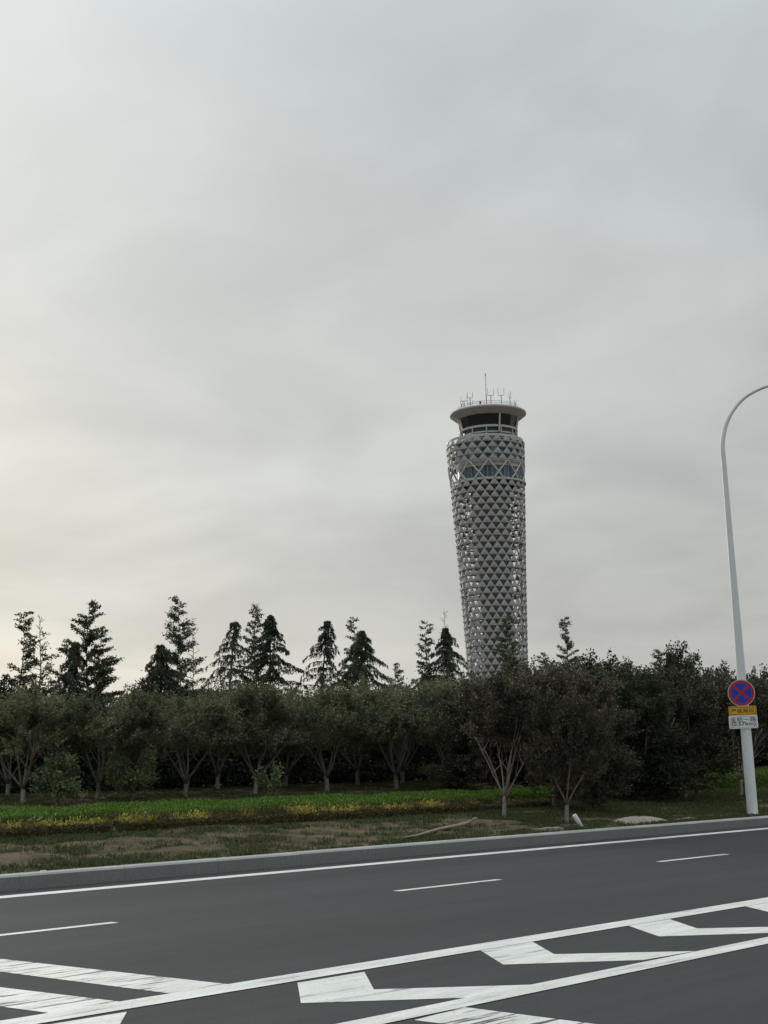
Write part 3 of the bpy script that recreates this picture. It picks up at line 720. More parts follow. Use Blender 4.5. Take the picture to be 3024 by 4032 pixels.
# --- slender young broadleaf with short side shoots
def slender(name, px, py, tp, tip, wtop, wbot, label, seed, dens=1.0, wind=0.15, bare=0.0, group='slender young trees behind the tree row', blob=0.055, low=0.1, trunk=0.05):
    rng = np.random.default_rng(seed); q = at_row(px, py, tp); H_ = z_at(q, tip[0], tip[1]) - q.z; mp_ = m_per_px(q)
    root = tag(empty(name, q), label, 'tree', group); k = 14; dx = (tip[0] - px) * mp_
    def ax(z):
        u = z / H_; return Vector((dx * u + 0.05 * math.sin(u * 9 + seed), 0.05 * math.cos(u * 7), z))
    b = MB(); b.tube([ax(H_ * i / k) if i else Vector((0, 0, -0.1)) for i in range(k + 1)], [trunk * (1 - i / k) ** 1.2 + 0.005 for i in range(k + 1)], 6); b.build('trunk', M['bark_dark'] if not bare else M['deadwood'], root, True)
    br = MB(); CC = []; DD = []; LL = []
    z = H_ * low
    while z < H_ * 0.99:
        u = z / H_; az = rng.random() * 6.283; wd = (2.7 * wbot * (1 - u) ** 1.35 + wtop * u ** 0.3 * (1.02 - u) ** 0.35) * mp_
        ln = wd * rng.uniform(0.45, 1.15) + 0.08
        d = Vector((math.cos(az) + wind, math.sin(az), rng.uniform(0.1, 0.7)))
        pts = curve_pts(ax(z), d, ln, 5, (wind * 0.5, 0, 0.15 - 0.3 * (1 - u)), rng, 0.08)
        br.tube(pts, list(np.linspace(0.018, 0.004, 6)), 4, cap=False)
        if bare and rng.random() < 0.6:
            for s in (2, 3, 4): br.tube(curve_pts(pts[s], (rng.normal(), rng.normal(), 0.6), ln * 0.45, 3, (0, 0, 0.1), rng, 0.1), [0.008, 0.006, 0.004, 0.003], 3, cap=False)
        if rng.random() > bare * (0.35 + 0.75 * u):
            pa = np.array([list(v) for v in pts]); ncl = max(2, int(ln / 0.10)); bd = pa[-1] - pa[0]; bd = bd / np.linalg.norm(bd)
            for s in range(ncl):
                f = (s + 0.6 + rng.random() * 0.4) / ncl * 5; i0 = min(int(f), 4); P = pa[i0] * (1 - (f - i0)) + pa[i0 + 1] * (f - i0)
                m_ = int(rng.integers(16, 32) * dens)
                CC.append(P + rng.normal(size=(m_, 3)) * np.array([blob, blob, blob * 0.45]) + np.array([wind * 0.3, 0, 0]) * rng.random((m_, 1)))
                DD.append(rng.normal(size=(m_, 3)) * 0.45 + bd * 0.7 + np.array([wind, 0, -0.1]))
        z += rng.uniform(0.05, 0.12) * (0.5 + 0.6 * u)
    br.build('branches', M['bark_dark'] if not bare else M['deadwood'], root)['kind'] = 'stuff'
    if CC:
        C = np.concatenate(CC); D = np.concatenate(DD); n = len(C); ln = rng.uniform(0.06, 0.105, n)
        link('crown', fast_quads('crown', leaves(C, D, ln, ln * rng.uniform(0.4, 0.65, n), rng=rng), rng.random(n), M['leaf_slender']), root)
    return root
slender('slender_tree', 50, 3090, 20, (78, 2412), 42, 62, 'windswept slender dark tree, leftmost on the skyline', 1, wind=0.3)
slender('slender_tree', 138, 3090, 20, (145, 2422), 44, 75, 'half-bare slender tree with visible trunk, second from left on the skyline', 2, dens=0.8, bare=0.75)
cedar('cedar_tree', 250, 3090, 21, (268, 2525), 68, 'small dark cedar left of the tall skyline tree at left', 3, lean=0.15, dens=1.2)
slender('slender_tree', 330, 3090, 22, (338, 2365), 56, 125, 'tall broad-based skyline tree, highest of the left group', 4, dens=1.35)
slender('slender_tree', 378, 3090, 21, (383, 2478), 36, 60, 'narrow skyline tree leaning on the right side of the tall left one', 5, dens=1.2, wind=0.2)
cedar('cedar_tree', 628, 3090, 21, (632, 2540), 150, 'cedar with long low left boughs left of the second tall slender tree', 6, dens=1.0)
slender('slender_tree', 694, 3090, 22, (697, 2358), 66, 95, 'tall slender tree with rounded leaf clumps right of the long-boughed cedar', 7, dens=1.3, wind=0.08, blob=0.07)
slender('dead_tree', 748, 3090, 21, (758, 2428), 30, 36, 'bare dead stem with thin twigs beside the tall slender tree', 8, bare=1.0, trunk=0.03, group='dead trees on the skyline')
cedar('cedar_tree', 890, 3090, 21, (915, 2438), 140, 'drooping cedar with curled tip and open boughs between two skyline groups', 9, lean=0.12, dens=0.75, gap=1.35)
slender('slender_tree', 1004, 3090, 22, (1012, 2383), 34, 75, 'thin slender spire left of the broad conical tree', 10, dens=1.2, wind=0.05)
cedar('cedar_tree', 1060, 3090, 21, (1070, 2420), 145, 'broad conical cedar with spiky tip beside the thin spire', 11, dens=1.1, droop=0.7)
cedar('cedar_tree', 1245, 3090, 21, (1292, 2442), 120, 'narrow leaning cedar standing alone with layered drooping boughs', 12, dens=0.85, gap=1.25, lean=0.08)
slender('slender_tree', 1397, 3090, 22, (1402, 2428), 30, 50, 'thin spire rising out of the left side of the big cedar', 13, wind=0.05)
cedar('cedar_tree', 1428, 3090, 21, (1436, 2480), 160, 'big broad cedar, widest on the skyline, left of the tower', 14, dens=1.25)
slender('slender_tree', 1565, 3090, 23, (1570, 2615), 28, 90, 'short pale-green skyline tree in the gap left of the tower', 15)
slender('slender_tree', 1690, 3080, 22, (1697, 2448), 38, 50, 'narrow spire left of the dead-topped cedar by the tower', 16, wind=0.05)
cedar('cedar_tree', 1780, 3080, 21, (1772, 2470), 130, 'cedar with drooping top directly left of the control tower', 17, dens=1.2)
slender('dead_tree', 1772, 3080, 22.5, (1766, 2398), 34, 20, 'thin dead leader poking above the cedar left of the tower', 18, bare=1.0, trunk=0.03, group='dead trees on the skyline')
slender('slender_tree', 2010, 3060, 22, (2017, 2420), 32, 85, 'narrow leafy spire standing in front of the control tower', 19, dens=1.2, wind=0.05)
slender('slender_tree', 2250, 3060, 20, (2254, 2432), 30, 60, 'single narrow spire right of the control tower', 20, dens=1.1, wind=0.05)
slender('slender_tree', 2160, 3060, 19, (2165, 2572), 40, 80, 'low loose crown top just right of the control tower', 21)
slender('slender_tree', 2640, 3060, 18, (2630, 2560), 45, 90, 'loose pointed crown rising above the dark trees left of the lamp', 22, wind=0.1)

# --- dense evergreen understorey behind the rows
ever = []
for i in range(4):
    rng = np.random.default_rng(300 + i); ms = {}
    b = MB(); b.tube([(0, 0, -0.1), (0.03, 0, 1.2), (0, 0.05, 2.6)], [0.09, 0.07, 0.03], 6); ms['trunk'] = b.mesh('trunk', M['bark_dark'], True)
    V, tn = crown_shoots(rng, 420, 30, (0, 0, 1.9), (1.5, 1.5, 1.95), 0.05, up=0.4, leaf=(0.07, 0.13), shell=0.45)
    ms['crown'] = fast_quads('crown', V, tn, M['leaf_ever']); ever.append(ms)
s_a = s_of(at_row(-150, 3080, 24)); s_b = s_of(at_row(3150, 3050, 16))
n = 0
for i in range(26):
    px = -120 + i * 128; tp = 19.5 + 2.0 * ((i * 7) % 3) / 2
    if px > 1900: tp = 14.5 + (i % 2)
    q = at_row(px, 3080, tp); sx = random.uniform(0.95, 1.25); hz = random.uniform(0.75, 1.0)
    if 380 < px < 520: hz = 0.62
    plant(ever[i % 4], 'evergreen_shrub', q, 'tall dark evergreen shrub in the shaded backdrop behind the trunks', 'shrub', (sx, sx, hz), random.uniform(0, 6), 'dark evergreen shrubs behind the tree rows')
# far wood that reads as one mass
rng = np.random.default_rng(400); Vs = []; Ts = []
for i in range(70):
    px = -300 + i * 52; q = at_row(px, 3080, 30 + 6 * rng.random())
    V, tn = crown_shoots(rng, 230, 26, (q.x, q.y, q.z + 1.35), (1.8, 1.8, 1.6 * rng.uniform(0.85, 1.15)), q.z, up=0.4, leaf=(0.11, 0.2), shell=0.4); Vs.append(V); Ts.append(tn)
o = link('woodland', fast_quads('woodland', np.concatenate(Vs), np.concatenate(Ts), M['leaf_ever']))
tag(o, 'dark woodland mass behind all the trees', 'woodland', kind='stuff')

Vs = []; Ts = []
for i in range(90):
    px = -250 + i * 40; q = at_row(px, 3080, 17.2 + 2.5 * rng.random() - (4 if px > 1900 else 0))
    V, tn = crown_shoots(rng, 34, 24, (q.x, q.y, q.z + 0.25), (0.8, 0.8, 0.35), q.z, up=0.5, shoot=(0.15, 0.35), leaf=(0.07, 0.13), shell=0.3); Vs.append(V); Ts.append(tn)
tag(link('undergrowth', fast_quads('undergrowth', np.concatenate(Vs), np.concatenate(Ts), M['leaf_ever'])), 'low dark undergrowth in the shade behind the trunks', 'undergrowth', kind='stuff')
# --- shrubs and sapling between trunks and hedge
def shrub(px, py, tp, top, wpx, label, seed, loose=0.6, nsh=170, mat='leaf_shrub', name='leafy_shrub'):
    rng = np.random.default_rng(seed); q = at_row(px, py, tp); H_ = z_at(q, px, top) - q.z; hw = wpx * m_per_px(q)
    root = tag(empty(name, q), label, 'shrub', 'green shrubs in front of the tree trunks')
    b = MB()
    for i in range(4): b.tube(curve_pts((0, 0, -0.05), (rng.normal() * 0.25, rng.normal() * 0.25, 1), H_ * 0.75, 5, (0, 0, 0.1), rng, 0.08), [0.025, 0.02, 0.016, 0.012, 0.008, 0.004], 5)
    b.build('stems_or_core', M['bark'], root)['kind'] = 'stuff'
    V, tn = crown_shoots(rng, nsh, 26, (0, 0, H_ * 0.56), (hw, hw, H_ * 0.40), 0.1, up=0.5, shoot=(0.15, 0.35), leaf=(0.05, 0.10), shell=loose, bumpy=0.3)
    link('crown', fast_quads('crown', V, tn, M[mat]), root)
shrub(225, 3140, 10.6, 2985, 72, 'rounded green shrub between the two leftmost pale trunks', 31, 0.45, 200)
shrub(520, 3120, 11.0, 2970, 82, 'rounded green shrub left of the V-forked tree', 32, 0.45, 210)
shrub(1060, 3145, 9.6, 3025, 30, 'small thin green sapling at the hedge edge', 33, 0.5, 40, name='sapling')
shrub(1735, 3115, 10.6, 2955, 55, 'loose leafy green shrub left of the tower base', 34, 0.6, 90)

# ------------------------------------------------------------------ hedges
def hedge(name, tp0, tp1, px0, px1, hgt, mat, label, seed, leaf=(0.035, 0.07), per=420, tintf=None, up=0.8, wob=0.04, front=True):
    rng = np.random.default_rng(seed); sA = s_of(at_row(px0, 3200, tp0)); sB = s_of(at_row(px1, 3200, tp0)); o0 = WP(sA, tp0)
    root = tag(empty(name, o0), label, 'hedge', 'low hedges along the verge')
    ns = max(4, int((sB - sA) / 0.5)); b = MB(); vs = []
    def hz(s, tp): return hgt * (1 + 0.16 * math.sin(s * 1.9 + seed) * math.sin(s * 0.7 + tp * 2)) + 0.0
    for i in range(ns + 1):
        s = sA + (sB - sA) * i / ns
        for tp, fr in ((tp0 + 0.05, 0.0), (tp0 + 0.06, 0.65), (tp0 + 0.12, 0.8), (tp1 - 0.12, 0.8), (tp1 - 0.06, 0.65), (tp1 - 0.05, 0.0)):
            g = WP(s, tp); g.z = terr(tp) - (0.05 if fr == 0 else 0) + hz(s, tp) * fr; vs.append(g - o0)
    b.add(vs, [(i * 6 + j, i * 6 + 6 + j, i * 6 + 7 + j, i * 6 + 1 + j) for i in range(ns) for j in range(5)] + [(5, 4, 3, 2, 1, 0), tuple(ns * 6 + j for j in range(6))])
    b.build('stems_or_core', M['hedge_core'], root)  # closed core, not stems; the hedge's inner shade is put into its colour
    area = (sB - sA) * ((tp1 - tp0) + hgt); n = int(area * per)
    s = rng.uniform(sA, sB, n); w_ = rng.random(n) * ((tp1 - tp0) + hgt * 1.2); isf = w_ < hgt * 1.2
    tp = np.where(isf, tp0 + rng.normal(size=n) * 0.03, tp0 + (w_ - hgt * 1.2)); hh = np.array([hz(a, c) for a, c in zip(s, tp)])
    zz = np.interp(tp, _TP, _TZ) + np.where(isf, hh * rng.random(n) * 0.9, hh * 0.9 + np.abs(rng.normal(size=n)) * wob - 0.03)
    C = np.stack([AU.x * s + AN.x * (T0 + tp) - o0.x, AU.y * s + AN.y * (T0 + tp) - o0.y, zz - o0.z], 1)
    D = rng.normal(size=(n, 3)) * 0.5 + np.array([0, 0, up]) - np.outer(isf * 0.7, np.array(AN))
    ln = rng.uniform(*leaf, n)
    f = (zz - np.interp(tp, _TP, _TZ)) / hgt
    tn = rng.random(n) if tintf is None else tintf(rng, s, tp, f, isf)
    link('foliage', fast_quads('foliage', leaves(C, D, ln, ln * rng.uniform(0.35, 0.6, n), rng=rng), tn, M[mat]), root)
    return root
def gold(rng, s, tp, f, isf):
    n = len(s); patch = np.clip(0.5 + 0.75 * np.sin(s * 1.3) * np.sin(s * 0.47 + 1) + 0.45 * np.sin(s * 4.1) + 0.25 * np.sin(s * 9.7), 0, 1)
    g = np.where(f > 0.86, rng.uniform(0.35, 1.0, n) * (0.08 + 0.92 * patch), rng.uniform(0, 0.18, n) + (rng.random(n) < 0.04) * 0.5)
    return np.clip(g, 0, 1)
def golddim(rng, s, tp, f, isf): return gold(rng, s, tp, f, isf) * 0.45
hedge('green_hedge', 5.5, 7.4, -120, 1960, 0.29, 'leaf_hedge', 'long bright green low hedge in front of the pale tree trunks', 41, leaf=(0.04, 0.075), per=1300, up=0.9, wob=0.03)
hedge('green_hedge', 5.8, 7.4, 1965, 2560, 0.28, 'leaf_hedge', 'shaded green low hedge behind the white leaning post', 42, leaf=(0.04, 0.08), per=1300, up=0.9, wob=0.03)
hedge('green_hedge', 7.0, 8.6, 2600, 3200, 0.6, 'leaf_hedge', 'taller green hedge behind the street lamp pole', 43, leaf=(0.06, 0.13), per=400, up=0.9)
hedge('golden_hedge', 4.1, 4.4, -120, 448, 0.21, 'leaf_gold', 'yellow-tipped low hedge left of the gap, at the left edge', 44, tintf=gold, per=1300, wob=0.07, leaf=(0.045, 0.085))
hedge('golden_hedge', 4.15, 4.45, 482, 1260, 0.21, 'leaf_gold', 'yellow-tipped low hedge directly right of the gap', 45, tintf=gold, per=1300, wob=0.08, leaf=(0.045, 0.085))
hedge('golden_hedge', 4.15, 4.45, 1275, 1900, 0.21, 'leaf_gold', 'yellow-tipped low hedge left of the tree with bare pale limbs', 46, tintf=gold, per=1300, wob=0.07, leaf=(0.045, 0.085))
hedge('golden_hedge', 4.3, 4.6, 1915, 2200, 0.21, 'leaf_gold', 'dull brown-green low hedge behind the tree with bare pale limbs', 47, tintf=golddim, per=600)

# ------------------------------------------------------------------ grass tufts
def grass(name, label, tp0, tp1, s0, s1, n_t, thr, seed, hgt=(0.04, 0.10)):
    rng = np.random.default_rng(seed); s = rng.uniform(s0, s1, n_t); tp = rng.uniform(tp0, tp1, n_t)
    pat = 0.55 * np.sin(s * 0.9 + tp * 1.7) * np.sin(tp * 2.3 - s * 0.5) + 0.4 * np.sin(s * 2.7 + 1.3) * np.sin(tp * 3.9) + rng.normal(size=n_t) * 0.5 + 0.9 * np.exp(-(tp - 0.5) ** 2 / 0.3) + (tp > 3.2) * 0.5 + np.clip((s - 26) / 12, -0.25, 0.6)
    k = pat > thr; s = s[k]; tp = tp[k]; m_ = 26
    s = np.repeat(s, m_) + rng.normal(size=len(s) * m_) * 0.09; tp = np.repeat(tp, m_) + rng.normal(size=len(tp) * m_) * 0.06; tp = np.maximum(tp, 0.31)
    n = len(s); zz = np.interp(tp, _TP, _TZ) - 0.02
    C = np.stack([AU.x * s + AN.x * (T0 + tp), AU.y * s + AN.y * (T0 + tp), zz], 1)
    D = rng.normal(size=(n, 3)) * 0.5 + np.array([0, 0, 1.0]); ln = rng.uniform(*hgt, n) + 0.02
    o = link(name, fast_quads(name, leaves(C, D, ln, ln * 0.22, rng=rng), rng.random(n), M['grass']))
    tag(o, label, 'grass', kind='stuff')
grass('grass', 'patchy short grass on the bare soil between kerb and yellow hedge', 0.3, 4.2, -12, 70, 18000, 0.36, 51)
grass('grass_by_lamp', 'shaded grass behind the kerb around the street lamp', 4.2, 7.2, 30, 110, 9000, -0.2, 53)
grass('grass_under_trees', 'thin shaded grass on the rise under the trees', 7.5, 19, -15, 110, 15000, -0.3, 52)

# ------------------------------------------------------------------ street lamp and signs
M['lamp_paint'] = simple('lamp_pole_paint', (0.76, 0.78, 0.78), 0.45, var=0.06, scale=2)
M['arm_grey'] = simple('lamp_arm_grey', (0.40, 0.42, 0.42), 0.5, var=0.06, scale=2)
lp = at_row(2966, 3232, 0.75); mp_ = m_per_px(lp)
lamp = tag(empty('street_lamp', lp), 'tall white tapered street lamp pole with curved arm at the right edge', 'street lamp')
def lamp_pt(px, py): # point in the vertical plane facing the camera through the pole foot
    d = ray(px, py); k = lp.y / d.y; return CAM + d * k - lp
base_, top_ = lamp_pt(2966, 3232), lamp_pt(2848.5, 1800)
hts = [(0, 21.5), (0.2, 21.0), (0.45, 17), (0.75, 12.5), (1.0, 9.8)]
b = MB(); b.tube([base_.lerp(top_, u) + (Vector((0, 0, -0.12)) if u == 0 else Vector()) for u, r in hts], [r * mp_ for u, r in hts], 20, cap=False); b.build('pole', M['lamp_paint'], lamp, True)
arm = [(2848.5, 1802), (2845, 1765), (2847, 1725), (2856, 1680), (2872, 1640), (2896, 1602), (2928, 1568), (2970, 1541), (3024, 1519), (3090, 1502), (3170, 1490), (3260, 1484)]
ap = [lamp_pt(*q) for q in arm]; ar = [x * mp_ for x in (9.9, 9.8, 9.4, 9, 8.6, 8.2, 7.8, 7.4, 7, 6.5, 6, 5.6)]
ap[0] = ap[0] + (base_ - top_).normalized() * 0.03; sp_, sr_ = [], []
for i in range(len(ap) - 1):                 # Catmull-Rom through the measured bend
    p0, p1, p2, p3 = ap[max(i - 1, 0)], ap[i], ap[i + 1], ap[min(i + 2, len(ap) - 1)]
    for u in (0.0, 0.25, 0.5, 0.75):
        sp_.append(0.5 * ((2 * p1) + (p2 - p0) * u + (2 * p0 - 5 * p1 + 4 * p2 - p3) * u * u + (3 * p1 - p0 - 3 * p2 + p3) * u ** 3)); sr_.append(ar[i] * (1 - u) + ar[i + 1] * u)
sp_.append(ap[-1]); sr_.append(ar[-1])
b = MB(); b.tube(sp_, sr_, 20, cap=False); b.build('arm', M['lamp_paint'], lamp, True)
b = MB(); e = lamp_pt(3260, 1484)
for i, (dx, wz, hh) in enumerate(((0, 0.06, 0.05),)):
    sec = []
    for u in np.linspace(0, 1, 7):
        wq = 0.05 + 0.11 * math.sin(math.pi * min(1, u * 0.8 + 0.12)); sec.append((e + Vector((0.75 * u, 0, -0.02 * u)), wq))
    b.tube([a for a, q in sec], [q for a, q in sec], 12)
b.v = [(x, y, e.z + (z - e.z) * 0.45) for x, y, z in b.v]
b.build('lamp_head', M['arm_grey'], lamp, True)
b = MB(); b.lathe([(0.02, 0.03), (0.20, 0.03), (0.20, 0.0), (0.02, 0.0)], 20); b.build('base_plate', M['lamp_paint'], lamp)
# sign plates, facing the camera side
M['sign_red'] = simple('sign_red', (0.48, 0.016, 0.025), 0.4, var=0.04)
M['sign_blue'] = simple('sign_blue', (0.004, 0.05, 0.46), 0.4, var=0.04)
M['sign_grey'] = simple('sign_rim', (0.50, 0.49, 0.47), 0.5, var=0.05)
M['sign_amber'] = simple('sign_amber', (0.80, 0.42, 0.03), 0.45, var=0.05)
M['sign_white'] = simple('sign_white', (0.84, 0.86, 0.86), 0.45, var=0.04)
M['sign_black'] = simple('sign_black', (0.02, 0.018, 0.015), 0.5, var=0.02)
def sign_frame(px, py, fwd=0.16):
    d = ray(px, py); k = (lp.y - fwd) / d.y; o = CAM + d * k
    f = Vector((-d.x, -d.y, 0)).normalized(); up = (top_ - base_).normalized(); up = (up - f * up.dot(f)).normalized()
    x = up.cross(f).normalized()
    Mx = Matrix((x, up, f)).transposed().to_4x4(); Mx.translation = o
    return Mx, (o - CAM).dot(FW) / F_PX
def disc(r0, r1, z, n=40, a0=0, a1=2 * math.pi):
    full = abs(a1 - a0 - 2 * math.pi) < 1e-6; k = n if full else n + 1
    vs = [(r * math.cos(a0 + (a1 - a0) * i / n), r * math.sin(a0 + (a1 - a0) * i / n), z) for r in (r0, r1) for i in range(k)]
    fs = [(i, k + i, k + (i + 1) % k, (i + 1) % k) for i in range(n)]
    return vs, fs
Mx, sp = sign_frame(2919, 2728.5)
r_ = 52.5 * sp
sg = tag(empty('road_sign'), 'round blue no-stopping sign with red rim and cross on the lamp pole', 'road sign'); sg.matrix_world = Mx
b = MB(); k = 48
b.add([(r_ * math.cos(2 * math.pi * i / k), r_ * math.sin(2 * math.pi * i / k), z) for z in (-0.012, 0.0) for i in range(k)], [(i, (i + 1) % k, k + (i + 1) % k, k + i) for i in range(k)] + [tuple(range(k, 2 * k)), tuple(range(k - 1, -1, -1))]); b.build('plate', M['sign_grey'], sg)
b = MB(); vs, fs = disc(0.001, r_ * 0.80, 0.003); b.add(vs, fs); b.build('blue_field', M['sign_blue'], sg)
b = MB(); vs, fs = disc(r_ * 0.755, r_ * 0.935, 0.005); b.add(vs, fs); b.build('red_ring', M['sign_red'], sg)
for a in (R(45), R(-45)):
    b = MB(); e = Vector((math.cos(a), math.sin(a), 0)); f = Vector((-e.y, e.x, 0)); zz = Vector((0, 0, 0.007 if a > 0 else 0.0075))
    b.add([e * r_ * 0.78 * i + f * r_ * 0.085 * j + zz for i, j in ((-1, -1), (1, -1), (1, 1), (-1, 1))], [(0, 1, 2, 3)]); b.build('red_bar', M['sign_red'], sg)
b = MB(); b.box((0, 0.0, -0.07), (0.10, 0.05, 0.12)); b.build('bracket', M['sign_grey'], sg)
def text_part(txt, size, x, y, z, mat, parent, bold=0.0, squeeze=1.0):
    cu = bpy.data.curves.new('lettering', 'FONT'); cu.body = txt; cu.size = size; cu.align_x = 'CENTER'; cu.align_y = 'CENTER'; cu.offset = bold; cu.resolution_u = 3
    o = bpy.data.objects.new('lettering', cu); col.objects.link(o)
    dg = bpy.context.evaluated_depsgraph_get(); me = bpy.data.meshes.new_from_object(o.evaluated_get(dg)); bpy.data.objects.remove(o)
    me.materials.clear(); me.materials.append(mat)
    xs = [v.co.x for v in me.vertices]; ys = [v.co.y for v in me.vertices]
    cx_, cy_ = (min(xs) + max(xs)) / 2, (min(ys) + max(ys)) / 2
    for v in me.vertices: v.co = Vector(((v.co.x - cx_) * squeeze + x, v.co.y - cy_ + y, z))
    return link('lettering', me, parent)
def plate_sign(px, py, wpx, hpx, fieldm, edge, label, name='plate_sign', border=0.05):
    Mx, sp = sign_frame(px, py); W_, H_ = wpx * sp / 2, hpx * sp / 2
    sg = tag(empty(name), label, 'road sign', 'rectangular plates on the lamp pole'); sg.matrix_world = Mx
    def rr(w_, h_, rad, z):
        q = []
        for cx_, cy_, a0 in ((w_ - rad, h_ - rad, 0), (-w_ + rad, h_ - rad, 90), (-w_ + rad, -h_ + rad, 180), (w_ - rad, -h_ + rad, 270)):
            for i in range(5): a = R(a0 + i * 22.5); q.append((cx_ + rad * math.cos(a), cy_ + rad * math.sin(a), z))
        return q
    b = MB(); a_, c_ = rr(W_, H_, 0.035, -0.012), rr(W_, H_, 0.035, 0.0); k = len(a_)
    b.add(a_ + c_, [(i, (i + 1) % k, k + (i + 1) % k, k + i) for i in range(k)] + [tuple(range(k, 2 * k)), tuple(range(k - 1, -1, -1))]); b.build('plate', M[fieldm], sg)
    i0, i1 = rr(W_ - 0.028, H_ - 0.028, 0.02, 0.004), rr(W_ - 0.040, H_ - 0.040, 0.015, 0.004)
    b = MB(); b.add(i0 + i1, [(i, (i + 1) % k, k + (i + 1) % k, k + i) for i in range(k)]); b.build('border', M[edge], sg)
    b = MB(); b.box((0, 0, -0.07), (0.10, 0.05, 0.12)); b.build('bracket', M['sign_grey'], sg)
    return sg, W_, H_
sg, W_, H_ = plate_sign(2924, 2798.5, 106, 36, 'sign_amber', 'sign_black', 'amber plate with black characters under the round sign')
text_part('严管路段', H_ * 1.02, 0, 0, 0.005, M['sign_black'], sg, 0.0, 1.22)
sg, W_, H_ = plate_sign(2927, 2842.5, 110, 51, 'sign_white', 'sign_grey', 'white plate with street name and distance, lowest on the lamp pole')
text_part('金航一路', H_ * 0.78, 0, H_ * 0.38, 0.005, M['sign_black'], sg, 0.0, 1.25)
text_part('(0.57km)', H_ * 0.80, 0, -H_ * 0.36, 0.005, M['sign_black'], sg, 0.002, 1.28)

# ------------------------------------------------------------------ small things on the verge
M['post_white'] = simple('post_white', (0.72, 0.72, 0.70), 0.5, var=0.06, scale=6)
M['slab'] = simple('weathered_slab', (0.33, 0.29, 0.24), 0.9, var=0.25, scale=6, bumpd=0.01)
M['slab_dark'] = simple('dark_plank', (0.10, 0.085, 0.065), 0.9, var=0.3, scale=8)
M['sand'] = simple('sand_heap', (0.36, 0.30, 0.25), 0.95, var=0.2, scale=5, bumpd=0.02)
q = at_row(2292, 3258, 0.56); mp_ = m_per_px(q); tp_ = Vector(((2262 - 2292) * mp_, -0.05, (3258 - 3205) * mp_))
root = tag(empty('marker_post', q), 'short white marker post leaning left behind the kerb', 'post')
b = MB(); b.tube([tp_.normalized() * -0.08, tp_ * 0.97, tp_ * 1.0, tp_ * 1.03], [9.5 * mp_, 9.5 * mp_, 8.5 * mp_, 5 * mp_], 14); b.build('post', M['post_white'], root, True)
b = MB(); b.lathe([(9.6 * mp_, -0.02), (14 * mp_, -0.02), (13 * mp_, 0.03), (9.6 * mp_, 0.05)], 14); b.build('footing', M['slab'], root)
def slab(name, px0, px1, py, tp, depth, hgt, mat, label, cat, n=5):
    a, c = at_row(px0, py, tp), at_row(px1, py, tp); ln = (c - a).length; mid = (a + c) / 2
    root = tag(empty(name, mid, ANG), label, cat); rng = np.random.default_rng(int(px0)); b = MB(); nx = 8
    top = []; bot = []
    for i in range(nx + 1):
        x = (i / nx - 0.5) * ln
        for y in (-depth / 2, depth / 2):
            jx, jy = rng.normal() * 0.015, rng.normal() * 0.02
            top.append((x + jx, y + jy, hgt * rng.uniform(0.85, 1.1))); bot.append((x + jx, y + jy, -0.06))
    vs = top + bot; K = len(top); fs = []
    for i in range(nx):
        o_ = i * 2; fs += [(o_, o_ + 2, o_ + 3, o_ + 1), (K + o_, K + o_ + 1, K + o_ + 3, K + o_ + 2), (o_, K + o_, K + o_ + 2, o_ + 2), (o_ + 1, o_ + 3, K + o_ + 3, K + o_ + 1)]
    fs += [(0, 1, K + 1, K), (K - 2, 2 * K - 2, 2 * K - 1, K - 1)]
    b.add(vs, fs); b.build('slab', mat, root)
slab('plank', 2114, 2210, 3272, 0.56, 0.16, 0.08, M['slab'], 'pale weathered plank lying left of the white leaning post', 'plank')
slab('plank', 2212, 2312, 3266, 0.62, 0.12, 0.10, M['slab_dark'], 'dark plank lying at the foot of the white leaning post', 'plank')
slab('plank', 2648, 2735, 3242, 0.7, 0.2, 0.05, M['slab'], 'thin pale plank lying on the grass left of the street lamp', 'plank')
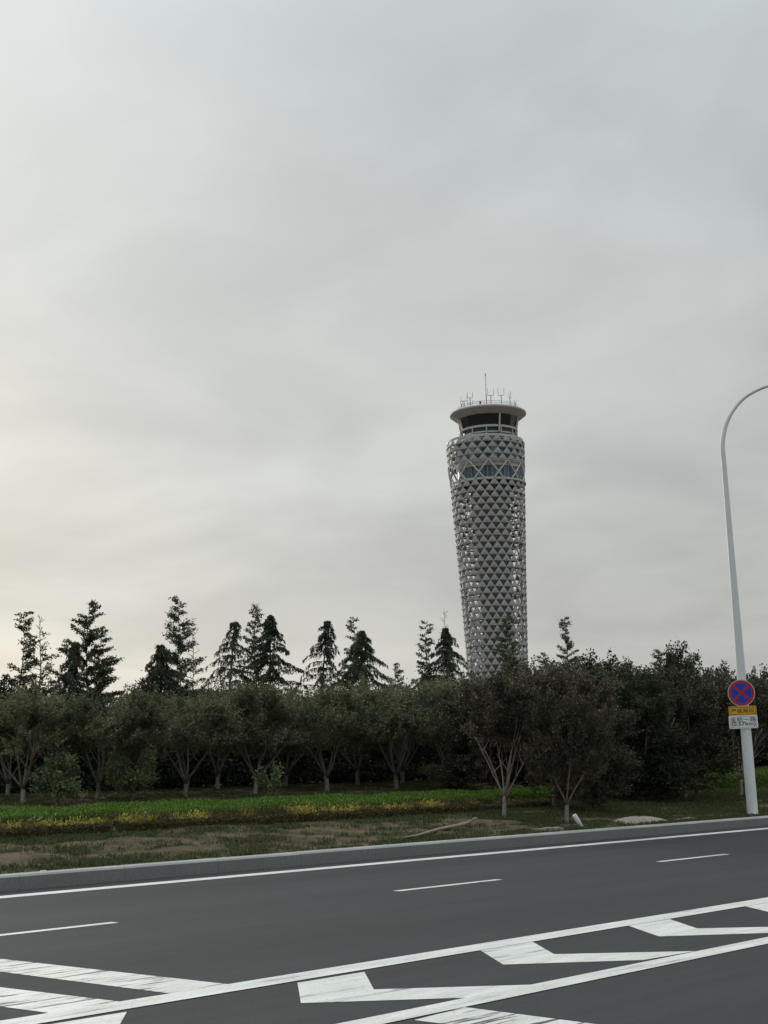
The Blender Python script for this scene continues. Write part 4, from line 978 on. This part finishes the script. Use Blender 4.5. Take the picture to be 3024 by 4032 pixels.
# sandy heap
a, c = at_row(2409, 3248, 0.95), at_row(2600, 3244, 0.95); mid = (a + c) / 2; ln = (c - a).length
b = MB(); nx, ny = 18, 8; rng = np.random.default_rng(77); vs = []
for i in range(nx + 1):
    for j in range(ny + 1):
        u, v = i / nx * 2 - 1, j / ny * 2 - 1; e = max(0.0, 1 - abs(u) ** 2.6) * max(0.0, 1 - abs(v) ** 2.2)
        vs.append((u * ln / 2, v * 0.45, -0.06 + 0.19 * e ** 0.6 + rng.normal() * 0.012 * e))
b.add(vs, [(i * (ny + 1) + j, (i + 1) * (ny + 1) + j, (i + 1) * (ny + 1) + j + 1, i * (ny + 1) + j + 1) for i in range(nx) for j in range(ny)])
o = b.build('sand_heap', M['sand'], None, True); o.location = mid; o.rotation_euler.z = ANG; tag(o, 'low pale sandy stone heap behind the kerb left of the street lamp', 'heap')
# fallen branch
pts = [(1585, 3312, 0.62), (1640, 3296, 0.75), (1690, 3272, 1.1), (1730, 3258, 1.4), (1775, 3250, 1.6), (1820, 3240, 1.8), (1850, 3226, 2.1)]
wp = [at_row(x, y, tp) + Vector((0, 0, 0.08)) for x, y, tp in pts]; o0 = wp[0].copy()
root = tag(empty('fallen_branch', o0), 'long pale fallen branch lying on the verge by the kerb', 'branch')
b = MB(); b.tube([q - o0 for q in wp], [0.015, 0.025, 0.032, 0.036, 0.038, 0.042, 0.045], 8); b.build('stem', M['deadwood'], root, True)
b = MB(); b.tube([wp[-1] - o0, wp[-1] - o0 + Vector((0.12, 0.02, 0.08)), wp[-1] - o0 + Vector((0.2, 0.0, 0.07))], [0.03, 0.03, 0.02], 6); b.build('stub', M['deadwood'], root, True)
# concrete chip on the kerb
q = at_row(170, 3428, 0.2); q.z = KERB_H + 0.008
b = MB(); b.add([(-0.13, -0.03, 0), (0.1, -0.05, 0), (0.14, 0.04, 0), (-0.08, 0.05, 0), (-0.09, -0.02, 0.035), (0.07, -0.03, 0.045), (0.09, 0.03, 0.03), (-0.06, 0.03, 0.04)], [(0, 1, 5, 4), (1, 2, 6, 5), (2, 3, 7, 6), (3, 0, 4, 7), (4, 5, 6, 7), (3, 2, 1, 0)])
o = b.build('concrete_chip', M['post_white']); o.location = q; o.scale = (0.5, 0.7, 0.5); o.rotation_euler.z = ANG; tag(o, 'small pale concrete chip lying on the kerb top at left', 'rubble')
